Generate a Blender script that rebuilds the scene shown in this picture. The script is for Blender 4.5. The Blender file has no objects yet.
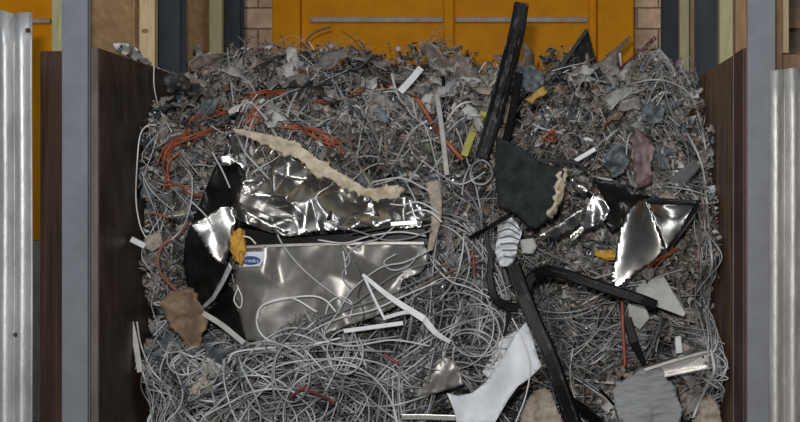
import bpy, bmesh, math, random
import numpy as np
from mathutils import Vector, Matrix
from mathutils.geometry import delaunay_2d_cdt

rng = np.random.default_rng(7)
random.seed(7)
scene = bpy.context.scene
COL = scene.collection

# ------------------------------------------------------------------ camera
H = 1.58                     # camera height
CX, CY, F = 515.0, 190.0, 1200.0   # principal point and focal length in photo pixels (800 x 422 crop)
cd = bpy.data.cameras.new('camera'); cam = bpy.data.objects.new('camera', cd); COL.objects.link(cam)
cam.location = (0, 0, H); cam.rotation_euler = (math.pi / 2, 0, 0)
cd.sensor_width = 36.0; cd.lens = 36.0 * F / 800.0
cd.shift_x = (400 - CX) / 800.0; cd.shift_y = -(211 - CY) / 800.0
cd.clip_start = 0.05; cd.clip_end = 100
scene.camera = cam

# ------------------------------------------------------------------ world, lights, exposure
w = bpy.data.worlds.new('world'); scene.world = w; w.use_nodes = True
bg = w.node_tree.nodes['Background']
bg.inputs[0].default_value = (0.80, 0.90, 1.0, 1); bg.inputs[1].default_value = 0.06

def area(name, loc, target, sx, sy, power, col):
    l = bpy.data.lights.new(name, 'AREA'); l.shape = 'RECTANGLE'; l.size = sx; l.size_y = sy
    l.energy = power; l.color = col
    o = bpy.data.objects.new(name, l); COL.objects.link(o); o.location = loc
    o.rotation_euler = (Vector(target) - Vector(loc)).to_track_quat('-Z', 'Y').to_euler()
    return o
area('camera_flash', (-0.15, -0.1, 1.95), (-0.5, 7, 1.5), 0.16, 0.10, 190, (1.0, 0.97, 0.93))
area('added_high_fill', (-1.6, 0.6, 4.6), (-0.5, 7, 1.4), 2.4, 1.4, 115, (0.90, 0.95, 1.0))  # unseen soft fill high above the camera, added to shade the scrap
area('added_overhead_fill', (0.4, 5.2, 5.6), (-0.3, 7.2, 1.5), 0.4, 3.0, 26, (0.94, 0.97, 1.0))  # unseen overhead fill, added to give the steel contrast
vs = scene.view_settings
vs.view_transform = 'Standard'; vs.look = 'None'; vs.exposure = 0.22; vs.gamma = 1.0
vs.use_curve_mapping = False

# ------------------------------------------------------------------ helpers
def P(px, py, Y):
    px = np.asarray(px, float); py = np.asarray(py, float); Y = np.asarray(Y, float) + 0 * px
    return np.stack([(px - CX) * Y / F, Y, H + (CY - py) * Y / F], -1)

WL = {}
def link(o, loc, parent):
    COL.objects.link(o)
    loc = np.asarray(loc, float)
    WL[o.name] = loc
    if parent is not None:
        o.parent = parent
        o.location = Vector(loc - WL[parent.name])
    else:
        o.location = Vector(loc)

def tag(o, label=None, cat=None, group=None, kind=None):
    if label: o['label'] = label
    if cat: o['category'] = cat
    if group: o['group'] = group
    if kind: o['kind'] = kind
    return o

def empty(name, loc):
    o = bpy.data.objects.new(name, None); o.empty_display_size = 0.05
    link(o, loc, None); return o

def mk(name, V, Fc, mat, parent=None, smooth=False, idx=None):
    V = np.asarray(V, float).reshape(-1, 3)
    org = np.array([(V[:, 0].min() + V[:, 0].max()) / 2, (V[:, 1].min() + V[:, 1].max()) / 2, V[:, 2].min()])
    L = V - org
    me = bpy.data.meshes.new(name)
    if isinstance(Fc, np.ndarray) and Fc.ndim == 2:
        n, k = Fc.shape
        me.vertices.add(len(L)); me.vertices.foreach_set('co', L.ravel())
        me.loops.add(n * k); me.loops.foreach_set('vertex_index', Fc.ravel().astype(np.int32))
        me.polygons.add(n); me.polygons.foreach_set('loop_start', np.arange(0, n * k, k, dtype=np.int32))
        me.update(calc_edges=True); me.validate()
    else:
        me.from_pydata(L.tolist(), [], [list(map(int, f)) for f in Fc])
    mats = mat if isinstance(mat, (list, tuple)) else [mat]
    for m in mats: me.materials.append(m)
    if idx is not None and len(idx) == len(me.polygons):
        me.polygons.foreach_set('material_index', np.asarray(idx, np.int32))
    if smooth: me.polygons.foreach_set('use_smooth', np.ones(len(me.polygons), bool))
    me.update()
    o = bpy.data.objects.new(name, me); link(o, org, parent)
    return o

BOXF = [(0, 1, 3, 2), (4, 6, 7, 5), (0, 4, 5, 1), (2, 3, 7, 6), (0, 2, 6, 4), (1, 5, 7, 3)]
def boxv(x0, x1, y0, y1, z0, z1):
    return np.array([(x, y, z) for x in (x0, x1) for y in (y0, y1) for z in (z0, z1)], float)
def boxes(lst):
    V = []; Fc = []
    for b in lst:
        n = len(V) * 8; V.append(boxv(*b)); Fc += [tuple(i + n for i in f) for f in BOXF]
    return np.concatenate(V), Fc
def bevel(o, wd=0.004, seg=2):
    m = o.modifiers.new('bevel', 'BEVEL'); m.width = wd; m.segments = seg; m.limit_method = 'ANGLE'
    return o

# ------------------------------------------------------------------ materials
MATS = {}
def M(name, c, rough=0.6, metal=0.0, c2=None, scale=9.0, stretch=(1, 1, 1), bump=0.0, bscale=40.0, vary=0.0, spec=0.5, contrast=(0.35, 0.65), r2=None):
    if name in MATS: return MATS[name]
    m = bpy.data.materials.new(name); m.use_nodes = True; nt = m.node_tree; N = nt.nodes; Lk = nt.links
    b = N['Principled BSDF']
    b.inputs['Metallic'].default_value = metal; b.inputs['Roughness'].default_value = rough
    b.inputs['Specular IOR Level'].default_value = spec
    tc = N.new('ShaderNodeTexCoord'); mp = N.new('ShaderNodeMapping'); mp.inputs['Scale'].default_value = stretch
    Lk.new(tc.outputs['Object'], mp.inputs[0])
    nz = N.new('ShaderNodeTexNoise'); nz.inputs['Scale'].default_value = scale; nz.inputs['Detail'].default_value = 6
    nz.inputs['Roughness'].default_value = 0.65
    Lk.new(mp.outputs[0], nz.inputs['Vector'])
    if c2 is None: c2 = tuple(x * 0.7 for x in c)
    rp = N.new('ShaderNodeValToRGB'); e = rp.color_ramp.elements
    e[0].position = contrast[0]; e[1].position = contrast[1]
    e[0].color = (*c2, 1); e[1].color = (*c, 1)
    Lk.new(nz.outputs['Fac'], rp.inputs[0])
    out = rp.outputs[0]
    if vary > 0:
        oi = N.new('ShaderNodeObjectInfo'); mr = N.new('ShaderNodeMapRange')
        mr.inputs['To Min'].default_value = 1 - vary; mr.inputs['To Max'].default_value = 1 + vary
        Lk.new(oi.outputs['Random'], mr.inputs[0])
        hs = N.new('ShaderNodeHueSaturation'); Lk.new(mr.outputs[0], hs.inputs['Value']); Lk.new(out, hs.inputs['Color'])
        out = hs.outputs[0]
    Lk.new(out, b.inputs['Base Color'])
    if r2 is not None:
        mr2 = N.new('ShaderNodeMapRange'); mr2.inputs['To Min'].default_value = r2; mr2.inputs['To Max'].default_value = rough
        Lk.new(nz.outputs['Fac'], mr2.inputs[0]); Lk.new(mr2.outputs[0], b.inputs['Roughness'])
    if bump > 0:
        n2 = N.new('ShaderNodeTexNoise'); n2.inputs['Scale'].default_value = bscale; n2.inputs['Detail'].default_value = 4
        Lk.new(mp.outputs[0], n2.inputs['Vector'])
        bp = N.new('ShaderNodeBump'); bp.inputs['Strength'].default_value = bump; bp.inputs['Distance'].default_value = 0.01
        Lk.new(n2.outputs['Fac'], bp.inputs['Height']); Lk.new(bp.outputs[0], b.inputs['Normal'])
    MATS[name] = m; return m

m_orange = M('orange_paint', (0.66, 0.27, 0.002), 0.6, c2=(0.54, 0.20, 0.001), scale=3, bump=0.15, bscale=12, spec=0.12)
m_rail = M('grey_rail', (0.42, 0.34, 0.29), 0.6, c2=(0.30, 0.23, 0.18), scale=14)
m_post = M('post_paint', (0.185, 0.195, 0.22), 0.45, c2=(0.15, 0.158, 0.18), scale=5, bump=0.08, spec=0.25)
m_dimmed = M('dimmed_paint', (0.040, 0.048, 0.061), 0.6, c2=(0.026, 0.032, 0.041), scale=4, spec=0.15)  # post paint darkened for light falling off with depth; also fills the void
m_panel_l = M('panel_left', (0.085, 0.058, 0.045), 0.42, c2=(0.030, 0.020, 0.015), scale=6, stretch=(1, 1, 0.5), bump=0.25, bscale=14, contrast=(0.38, 0.72), spec=0.2)
m_panel_r = M('panel_right', (0.24, 0.15, 0.09), 0.55, c2=(0.055, 0.033, 0.021), scale=7, stretch=(3, 3, 0.35), bump=0.3, bscale=20)
m_edge = M('panel_edge', (0.20, 0.165, 0.155), 0.55, c2=(0.10, 0.075, 0.07), scale=10, stretch=(1, 1, 0.3))
m_edge_r = M('panel_edge_red', (0.095, 0.045, 0.036), 0.6, c2=(0.045, 0.026, 0.022), scale=10, stretch=(1, 1, 0.3))
m_rust = M('rusty_board', (0.075, 0.044, 0.030), 0.6, spec=0.15, c2=(0.028, 0.017, 0.013), scale=10, stretch=(3, 1, 0.12), bump=0.2)
m_galv = M('galvanised', (0.50, 0.505, 0.51), 0.45, 0.5, c2=(0.30, 0.295, 0.29), scale=5, stretch=(1.6, 1, 0.5), bump=0.15, bscale=60, contrast=(0.3, 0.6))
m_galv_r = M('galvanised_old', (0.46, 0.45, 0.43), 0.5, 0.6, c2=(0.28, 0.265, 0.25), scale=7, stretch=(1.6, 1, 0.4), bump=0.2, bscale=50, contrast=(0.3, 0.62))
m_ply = M('plywood', (0.72, 0.48, 0.26), 0.6, c2=(0.48, 0.30, 0.145), scale=5, stretch=(1, 0.9, 3.0), bump=0.1)
m_pine = M('pine_stud', (0.56, 0.46, 0.27), 0.6, c2=(0.40, 0.30, 0.15), scale=6, stretch=(5, 5, 0.5), bump=0.1)
m_pine_green = M('treated_pine', (0.37, 0.34, 0.19), 0.6, c2=(0.24, 0.22, 0.11), scale=6, stretch=(5, 5, 0.5), bump=0.1)
m_pine_dark = M('brown_pine', (0.26, 0.15, 0.075), 0.6, c2=(0.16, 0.085, 0.04), scale=6, stretch=(5, 5, 0.5))
m_block = M('tan_block', (0.82, 0.58, 0.40), 0.85, c2=(0.58, 0.38, 0.25), scale=12, bump=0.3, bscale=60, vary=0.15)
m_mortar = M('mortar', (0.50, 0.40, 0.31), 0.9, bump=0.3)
m_floor = M('concrete', (0.23, 0.22, 0.21), 0.85, c2=(0.15, 0.145, 0.14), scale=4, bump=0.3)
m_pale = M('pale_concrete', (0.36, 0.33, 0.30), 0.8, c2=(0.26, 0.235, 0.21), scale=8, bump=0.2)

m_steel = M('dented_steel', (0.60, 0.585, 0.56), 0.27, 1.0, c2=(0.40, 0.375, 0.35), scale=5, bump=0.02, bscale=10, contrast=(0.32, 0.6))
m_steel_dull = M('dull_steel', (0.40, 0.39, 0.37), 0.42, 0.7, c2=(0.23, 0.21, 0.19), scale=6, stretch=(1.6, 1, 0.9), bump=0.02, bscale=12, contrast=(0.30, 0.68))
m_steel_s = M('smooth_steel', (0.56, 0.54, 0.51), 0.27, 1.0, c2=(0.42, 0.40, 0.37), scale=3)
m_dark_steel = M('dark_steel', (0.016, 0.015, 0.014), 0.30, c2=(0.006, 0.006, 0.005), scale=8, spec=0.2)  # black sheet metal; also stands for shade on the steel box
m_foam = M('cream_foam', (0.60, 0.53, 0.40), 0.9, c2=(0.36, 0.31, 0.22), scale=16, spec=0.1, bump=0.6, bscale=60)
m_foam_y = M('yellow_foam', (0.58, 0.33, 0.05), 0.85, c2=(0.40, 0.20, 0.025), scale=25, bump=0.6, bscale=70)
m_black = M('black_plastic', (0.005, 0.005, 0.006), 0.36, c2=(0.003, 0.003, 0.003), scale=10, spec=0.07)
m_black_d = M('streaked_black_plastic', (0.12, 0.12, 0.12), 0.5, c2=(0.007, 0.007, 0.008), scale=26, stretch=(1, 1, 0.5), contrast=(0.50, 0.74), spec=0.15)  # grey streaks painted in for the gloss on black plastic
m_board = M('green_black_board', (0.034, 0.040, 0.038), 0.7, c2=(0.011, 0.015, 0.014), scale=12, bump=0.25, bscale=25, contrast=(0.4, 0.75), spec=0.12)
m_white = M('white_sheet', (0.66, 0.68, 0.71), 0.5, c2=(0.52, 0.54, 0.57), scale=6)
m_wstrip = M('white_strip', (0.70, 0.71, 0.72), 0.45, c2=(0.52, 0.52, 0.52), scale=9, vary=0.1)
m_card = M('brown_card', (0.26, 0.175, 0.11), 0.85, c2=(0.14, 0.092, 0.058), scale=14, bump=0.4, bscale=40)
m_greypad = M('grey_pad', (0.27, 0.28, 0.29), 0.8, c2=(0.19, 0.195, 0.20), scale=30, stretch=(0.4, 1, 2.4), bump=0.5, bscale=50)
m_plate = M('light_plate', (0.43, 0.43, 0.415), 0.65, c2=(0.32, 0.32, 0.31), scale=12)
m_alu = M('aluminium', (0.60, 0.59, 0.57), 0.35, 0.9, c2=(0.40, 0.38, 0.36), scale=8)
m_blue = M('badge_blue', (0.012, 0.055, 0.20), 0.35)
m_bwhite = M('badge_white', (0.60, 0.64, 0.72), 0.45, c2=(0.5, 0.53, 0.6))
m_redwood = M('red_stick', (0.15, 0.035, 0.03), 0.6, c2=(0.085, 0.02, 0.018))
m_redrod = M('red_rod', (0.36, 0.075, 0.045), 0.5, c2=(0.22, 0.05, 0.03))
m_core = M('heap_core', (0.060, 0.056, 0.052), 0.9, c2=(0.022, 0.021, 0.020), scale=14, bump=1.0, bscale=30)  # kept dark so the gaps between scraps read as shade

cab = {
 'grey': M('cable_grey', (0.24, 0.25, 0.255), 0.42, c2=(0.16, 0.165, 0.17), scale=5, vary=0.35),
 'light': M('cable_light', (0.50, 0.505, 0.51), 0.40, c2=(0.38, 0.38, 0.385), scale=5, vary=0.2),
 'white': M('cable_white', (0.68, 0.67, 0.65), 0.45, c2=(0.55, 0.54, 0.52), scale=5, vary=0.1),
 'dark': M('cable_dark', (0.07, 0.07, 0.072), 0.42, c2=(0.04, 0.04, 0.042), scale=5, vary=0.3),
 'orange': M('cable_orange', (0.40, 0.095, 0.032), 0.55, c2=(0.22, 0.055, 0.022), scale=12, vary=0.3),
 'red': M('cable_red', (0.32, 0.055, 0.055), 0.5, c2=(0.2, 0.04, 0.04), scale=8, vary=0.3),
 'copper': M('cable_copper', (0.34, 0.16, 0.11), 0.42, c2=(0.22, 0.10, 0.07), scale=8, vary=0.1),
 'wire': M('bare_wire', (0.55, 0.55, 0.55), 0.35, 0.8, c2=(0.4, 0.4, 0.4), scale=5, vary=0.3),
 'blue': M('cable_blue', (0.10, 0.15, 0.22), 0.5, scale=8, vary=0.3),
 'brown': M('cable_brown', (0.22, 0.17, 0.12), 0.6, scale=8, vary=0.3),
}
film = {
 'grey': M('film_grey', (0.26, 0.24, 0.22), 0.6, c2=(0.15, 0.137, 0.125), scale=30, vary=0.3, contrast=(0.4, 0.6)),
 'taupe': M('film_taupe', (0.31, 0.26, 0.215), 0.65, c2=(0.18, 0.15, 0.122), scale=30, vary=0.3, contrast=(0.4, 0.6)),
 'pale': M('film_pale', (0.46, 0.45, 0.435), 0.55, c2=(0.30, 0.29, 0.275), scale=16, vary=0.2),
 'white': M('film_white', (0.62, 0.61, 0.60), 0.5, c2=(0.44, 0.43, 0.42), scale=16, vary=0.15),
 'charcoal': M('film_charcoal', (0.06, 0.058, 0.056), 0.5, c2=(0.03, 0.029, 0.028), scale=30, vary=0.3, contrast=(0.4, 0.6)),
 'slate': M('film_slate', (0.125, 0.14, 0.15), 0.6, c2=(0.065, 0.08, 0.092), scale=30, vary=0.3, contrast=(0.4, 0.6)),
 'pink': M('film_pink', (0.23, 0.175, 0.17), 0.65, c2=(0.15, 0.10, 0.10), scale=16, vary=0.2),
 'brown': M('film_brown', (0.20, 0.125, 0.08), 0.7, c2=(0.12, 0.075, 0.048), scale=30, vary=0.3, contrast=(0.4, 0.6)),
 'green': M('film_green', (0.13, 0.15, 0.085), 0.6, c2=(0.08, 0.09, 0.05), scale=30, vary=0.3, contrast=(0.4, 0.6)),
 'yellow': M('film_yellow', (0.42, 0.27, 0.06), 0.6, c2=(0.28, 0.17, 0.04), scale=16, vary=0.2),
 'foil': M('film_foil', (0.6, 0.6, 0.6), 0.3, 0.9, c2=(0.35, 0.35, 0.35), scale=16, vary=0.2),
}

# ------------------------------------------------------------------ the setting
def struct(name, V, Fc, mat, parent=None, label=None):
    o = mk(name, V, Fc, mat, parent)
    if parent is None: tag(o, label, None, None, 'structure')
    return o
struct('floor', *boxes([(-7, 6, -6, 12.5, -0.2, 0)]), m_floor, label='grey concrete floor under the bay')

LX, RX = -2.125, 1.17         # inner faces of the side panels
# plywood lining of the side walls above and behind the panels
def strip_wall(name, x0, x1, y0, y1, sheets, label):
    o = struct(name, *boxes([(x0, x1, y0, y1, 0, 3.9)]), m_pine_dark, label=label)
    return o
wl = struct('wall_left', *boxes([(-2.34, -2.31, 6.2, 9.42, 0, 3.9)]), m_pine_dark, label='plywood lined left side wall of the bay')
for (a, b) in ((6.2, 7.22), (7.23, 8.42), (8.43, 9.42)):
    bevel(mk('plywood_sheet', *boxes([(-2.31, -2.295, a, b, 0.01, 3.9)]), m_ply, wl), 0.003, 1)
wr = struct('wall_right', *boxes([(1.35, 1.38, 6.2, 9.62, 0, 3.9)]), m_pine_dark, label='plywood lined right side wall of the bay')
for (a, b) in ((6.2, 7.4), (7.41, 8.6), (8.61, 9.62)):
    bevel(mk('plywood_sheet', *boxes([(1.335, 1.35, a, b, 0.01, 3.9)]), m_ply, wr), 0.003, 1)

# block wall at the back: blocks either side of the orange container show
wb = struct('wall_back', *boxes([(-6.5, 5.5, 10.96, 11.15, 0, 4.2)]), m_mortar, label='tan block wall behind the orange container')
bme = None
for (xa, nb) in ((-2.72, 3), (0.92, 4)):
    for r in range(13):
        z0 = 1.72 + r * 0.19
        for k in range(nb):
            x0 = xa + k * 0.39 + (0.195 if r % 2 else 0)
            if bme is None:
                b0 = bevel(mk('wall_block', *boxes([(x0, x0 + 0.38, 10.9, 10.97, z0, z0 + 0.178)]), m_block, wb), 0.006, 1)
                bme = b0.data; bz = WL[b0.name] - np.array([x0, 0, z0])
            else:
                o = b0.copy(); COL.objects.link(o); o.parent = wb
                o.location = Vector(np.array([x0, 0, z0]) + bz - WL[wb.name])
m_beam = m_orange

# orange steel container at the back of the bay
YC = 10.3
def X(px, Y): return (px - CX) * Y / F
def Z(py, Y): return H + (CY - py) * Y / F
cont = empty('container', (X(450, YC), YC + 0.3, 0))
tag(cont, 'orange painted steel container closing the back of the bay', 'container')
mk('back_plate', *boxes([(X(275, YC), X(630, YC), YC + 0.05, YC + 0.35, 0, 3.9)]), m_orange, cont)
for (a, b, d) in ((273, 301, 0.0), (444, 454, 0.0), (597, 633, -0.03)):
    bevel(mk('upright', *boxes([(X(a, YC), X(b, YC), YC - 0.05 + d, YC + 0.05, 0, 3.9)]), m_orange, cont), 0.012, 2)
for (a, b) in ((589, 596),):
    bevel(mk('upright', *boxes([(X(a, YC), X(b, YC), YC - 0.01, YC + 0.05, 0, 3.9)]), m_orange, cont), 0.008, 2)
for (a, b) in ((309, 443), (455, 588)):
    bevel(mk('rail', *boxes([(X(a, YC), X(b, YC), YC + 0.015, YC + 0.055, Z(22, YC), Z(16.5, YC))]), m_rail, cont), 0.008, 2)
    tag(cont.children[-1], 'grey horizontal rail')
    mk('upper_rail', *boxes([(X(a, YC), X(b, YC), YC + 0.015, YC + 0.055, Z(-40, YC), Z(-46, YC))]), m_rail, cont)

# orange skip seen outside the bay at the left
YS = 8.2
sk = empty('skip_body', (X(20, YS), YS + 0.2, 0))
tag(sk, 'orange steel skip side behind the left corrugated sheet', 'skip')
mk('side_plate', *boxes([(X(-60, YS), X(52, YS), YS, YS + 0.06, Z(240, YS), 3.9)]), m_orange, sk)
bevel(mk('rail', *boxes([(X(-60, YS), X(52, YS), YS - 0.04, YS, Z(24, YS), Z(19, YS))]), m_rail, sk), 0.006, 1)
mk('plinth', *boxes([(X(-60, YS), X(52, YS), YS + 0.005, YS + 0.30, 0, Z(240, YS) - 0.005)]), m_pale, sk)
tag(sk.children[-1], 'pale grey base')

# steel columns
def column(xc, y0, wdt, mat, label, zt=4.1, d=0.15, rw=None):
    t = empty('steel_column', (xc, y0 + 0.08, 0)); tag(t, label, 'column', 'steel columns of the bay walls')
    rw = rw or wdt
    bevel(mk('front_flange', *boxes([(xc - wdt / 2, xc + wdt / 2, y0, y0 + 0.014, 0, zt)]), mat, t), 0.003, 1)
    mk('web', *boxes([(xc - 0.005, xc + 0.005, y0 + 0.014, y0 + d - 0.014, 0, zt)]), mat, t)
    bevel(mk('rear_flange', *boxes([(xc - rw / 2, xc + rw / 2, y0 + d - 0.014, y0 + d, 0, zt)]), mat, t), 0.003, 1)
    return t
column(X(74.5, 5.95), 5.95, 0.128, m_post, 'light blue grey steel post at the left front of the bay', d=0.10, rw=0.09)
column(X(761.5, 5.95), 5.95, 0.140, m_post, 'light blue grey steel post at the right front of the bay', d=0.10, rw=0.09)
column(X(168.5, 7.55), 7.55, 0.145, m_dimmed, 'blue grey steel column coloured as dimly lit, beside the knotty stud, left wall')
column(X(231, 9.25), 9.25, 0.140, m_dimmed, 'blue grey steel column coloured as dimly lit, next to tan blocks, back left')
column(X(709, 7.6), 7.6, 0.142, m_dimmed, 'blue grey steel column coloured as dimly lit, between two timber studs, right wall')
column(X(671.5, 9.4), 9.4, 0.135, m_dimmed, 'blue grey steel column coloured as dimly lit, next to tan blocks, back right')
# timber studs
def stud(pa, pb, Y, dep, mat, label, z0=0.0, zt=4.0):
    o = bevel(mk('timber_stud', *boxes([(X(pa, Y), X(pb, Y), Y, Y + dep, z0, zt)]), mat), 0.004, 2)
    tag(o, label, 'stud', 'timber studs of the bay walls'); return o
s1 = stud(139, 154.5, 7.2, 0.07, m_pine, 'pale pine stud with a dark knot, left wall')
stud(209, 222, 8.75, 0.07, m_pine_green, 'greenish pine stud left of the rearmost left column')
stud(679.5, 691, 8.6, 0.07, m_pine_green, 'greenish pine stud between the two dark right columns')
stud(719.5, 736, 6.95, 0.07, m_pine_green, 'thick pale stud with knots above the right panel')
stud(51.5, 62, 6.45, 0.07, m_pine_green, 'pale green pine stud left of the left front post')
stud(776, 789, 6.4, 0.07, m_pine, 'yellow pine stud right of the right front post', z0=Z(53, 6.4))
stud(690.5, 698, 8.5, 0.09, m_pine_dark, 'narrow brown stud beside the greenish stud, right wall')
stud(735.5, 747, 6.85, 0.09, m_pine_dark, 'brown stud between the thick stud and the right front post')
def knot(par, px, py, Y, rx, rz):
    a = np.linspace(0, 2 * math.pi, 12, endpoint=False)
    c = P(px, py, Y - 0.001)
    V = [c + np.array([math.cos(t) * rx, 0, math.sin(t) * rz]) for t in a] + [c + np.array([math.cos(t) * rx, 0.004, math.sin(t) * rz]) for t in a]
    Fc = [tuple(range(12))[::-1]] + [(i, (i + 1) % 12, 12 + (i + 1) % 12, 12 + i) for i in range(12)]
    mk('knot', V, Fc, m_pine_dark, par)
knot(s1, 145, 31, 7.2, 0.022, 0.014)
# blocking below the right stud and a dark backing standing in for the unlit void behind it
o = bevel(mk('timber_block', *boxes([(X(776, 6.4), X(806, 6.4), 6.4, 6.47, Z(76, 6.4), Z(54, 6.4))]), m_pine_dark), 0.004, 1)
tag(o, 'dark brown timber block under the yellow stud', 'timber')
o = mk('timber_frame_post', *boxes([(X(776, 6.42), X(800, 6.42), 6.42, 6.47, 0, Z(77, 6.42))]), m_pine_dark)
tag(o, 'brown timber post behind the right corrugated sheet', 'timber')
struct('void_backing', *boxes([(1.75, 5.0, 6.9, 6.98, 0, 4.2)]), m_dimmed, label='dark backing standing in for the unlit void beyond the right post')

# side panels of the bay
def side_panel(side):
    if side < 0:
        x0, x1, ztop, mf, me_ = LX - 0.042, LX, Z(47.5, 6.12), m_panel_l, m_edge
        lab = 'dark scuffed brown panel lining the left side of the heap'
    else:
        x0, x1, ztop, mf, me_ = RX, RX + 0.072, Z(48, 6.12), m_panel_r, m_edge_r
        lab = 'weathered brown wooden panel lining the right side of the heap'
    t = empty('side_panel', ((x0 + x1) / 2, 7.6, 0)); tag(t, lab, 'panel', 'panels lining the bay')
    a = x0 + (0.0 if side < 0 else 0.004); b = x1 - (0.004 if side < 0 else 0.0)
    bevel(mk('sheet', *boxes([(x0, x1, 6.135, 7.53 if side < 0 else 7.58, 0, ztop)]), mf, t), 0.004, 1)
    bevel(mk('edge_strip', *boxes([(x0, x1, 6.11, 6.134, 0, ztop)]), me_, t), 0.003, 1)
    return t
side_panel(-1); rp_ = side_panel(1)
mk('edge_batten', *boxes([(RX - 0.003, RX, 6.14, 6.40, 0, Z(52, 6.3))]), m_edge_r, rp_)
# thin light line along the right panel
o = mk('metal_trim', *boxes([(RX - 0.005, RX, 6.405, 6.418, 0, Z(54, 6.4))]), m_edge)
tag(o, 'thin pale metal strip along the right panel', 'trim')
# brown board left of the left post
o = bevel(mk('brown_board', *boxes([(X(40, 6.2), X(62, 6.2), 6.2, 6.26, 0, Z(51, 6.2))]), m_rust), 0.004, 1)
tag(o, 'rusty brown board standing left of the left post', 'board')

# corrugated sheets
def corrugated(p0, p1, Y, ptop, pitch, amp, phase, mat, label, dip):
    x0, x1 = X(p0, Y), X(p1, Y); n = 220; nz = 14
    xs = np.linspace(x0, x1, n); V = []; Fc = []
    for j in range(nz + 1):
        for i, x in enumerate(xs):
            zt = Z(ptop, Y) + dip(x)
            z = 0.0 + (zt) * j / nz
            y = Y - amp * abs(math.sin(math.pi * (x - X(phase, Y)) / pitch)) ** 0.8 + 0.004 * math.sin(3 * z + x * 9)
            V.append((x, y, z))
    for j in range(nz):
        for i in range(n - 1):
            a = j * n + i; Fc.append((a, a + 1, a + n + 1, a + n))
    o = mk('corrugated_sheet', V, Fc, mat, None, True)
    m = o.modifiers.new('thickness', 'SOLIDIFY'); m.thickness = 0.002
    tag(o, label, 'metal sheet', 'corrugated metal sheets'); return o
x33 = X(33, 5.7)
corrugated(-50, 33, 5.7, 12, 0.081, 0.036, 14.5, m_galv, 'galvanised corrugated sheet at the left edge, standing taller', lambda x: 0.012 * math.sin((x - x33) * 24) + 0.02 * (x33 - x) )
corrugated(768.5, 850, 5.7, 70, 0.081, 0.030, 784, m_galv_r, 'weathered corrugated sheet at the right edge, standing lower', lambda x: 0.006 * math.sin(x * 30))
# rust hole patch on left sheet
def nail(px, py, label):
    a = np.linspace(0, 2 * math.pi, 8, endpoint=False); c = P(px, py, 5.665)
    V = [c + np.array([math.cos(t) * 0.009, 0, math.sin(t) * 0.009]) for t in a] + [c + np.array([math.cos(t) * 0.012, 0.012, math.sin(t) * 0.012]) for t in a]
    Fc = [tuple(range(8))[::-1]] + [(i, (i + 1) % 8, 8 + (i + 1) % 8, 8 + i) for i in range(8)]
    tag(mk('fixing_bolt', V, Fc, m_rust), label, 'bolt')
nail(27, 30, 'rusty bolt near the top of the left corrugated sheet')
nail(15, 335, 'rusty bolt low on the left corrugated sheet')

# ------------------------------------------------------------------ heap surface
PROF = np.array([(6.72, -0.02), (6.80, 0.4), (6.86, 1.2), (6.93, 1.8), (7.06, 2.02), (7.30, 2.17), (8.0, 2.36), (9.5, 2.53), (10.1, 2.52)])
seg = np.linalg.norm(np.diff(PROF, axis=0), axis=1); ARC = np.concatenate([[0], np.cumsum(seg)])
SMAX = ARC[-1]
_dirs = rng.normal(size=(26, 2)); _dirs /= np.linalg.norm(_dirs, axis=1)[:, None]
_fr = rng.uniform(3, 22, 26); _ph = rng.uniform(0, 6.28, 26); _am = 0.11 / np.sqrt(_fr)
def bump_d(x, s):
    d = 0
    for k in range(26):
        d = d + _am[k] * np.sin(_fr[k] * (_dirs[k, 0] * x + _dirs[k, 1] * s) + _ph[k])
    return d
def surf(x, s):
    x = np.clip(x, LX + 0.02, RX - 0.02); s = np.clip(s, 0, SMAX)
    y = np.interp(s, ARC, PROF[:, 0]); z = np.interp(s, ARC, PROF[:, 1])
    y2 = np.interp(s + 0.05, ARC, PROF[:, 0]); z2 = np.interp(s + 0.05, ARC, PROF[:, 1])
    y1 = np.interp(s - 0.05, ARC, PROF[:, 0]); z1 = np.interp(s - 0.05, ARC, PROF[:, 1])
    ty, tz = y2 - y1, z2 - z1; L = np.sqrt(ty * ty + tz * tz) + 1e-9
    n = np.stack([np.zeros_like(y), -tz / L, ty / L], -1)
    dz = np.interp(x, [-2.1, -1.5, -0.9, -0.4, -0.1, 0.4, 0.8, 1.14], [0.03, 0.02, 0.02, -0.08, -0.16, -0.20, -0.27, -0.27])
    kz = np.clip((z - 1.4) / 1.2, 0, 1)
    d = bump_d(x, s)
    lg = np.interp(x, [-2.1, -1.75, -0.60, -0.36], [0.02, 1, 1, 0]); t = np.clip((0.98 - z) / 0.26, 0, 1); lg = lg * t * t * (3 - 2 * t) * 0.30
    p = np.stack([x, y - lg, z + dz * kz], -1) + n * d[..., None]
    return p, n
_ss = np.linspace(0, SMAX, 420)
def pix2xs(px, py):
    px = np.atleast_1d(np.asarray(px, float)); py = np.atleast_1d(np.asarray(py, float))
    yb = np.interp(_ss, ARC, PROF[:, 0])
    xg = (px[:, None] - CX) * yb[None] / F
    yb = surf(xg, np.broadcast_to(_ss, xg.shape))[0][..., 1]; xg = (px[:, None] - CX) * yb / F
    p, _ = surf(xg, np.broadcast_to(_ss, xg.shape))
    pr = CY - (p[..., 2] - H) * F / p[..., 1]
    ok = pr <= py[:, None]
    i = np.where(ok.any(1), ok.argmax(1), len(_ss) - 1)
    return xg[np.arange(len(px)), i], _ss[i]
def depth(px, py):
    x, s = pix2xs(px, py)
    p, _ = surf(x, s); return p[:, 1]

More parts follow.
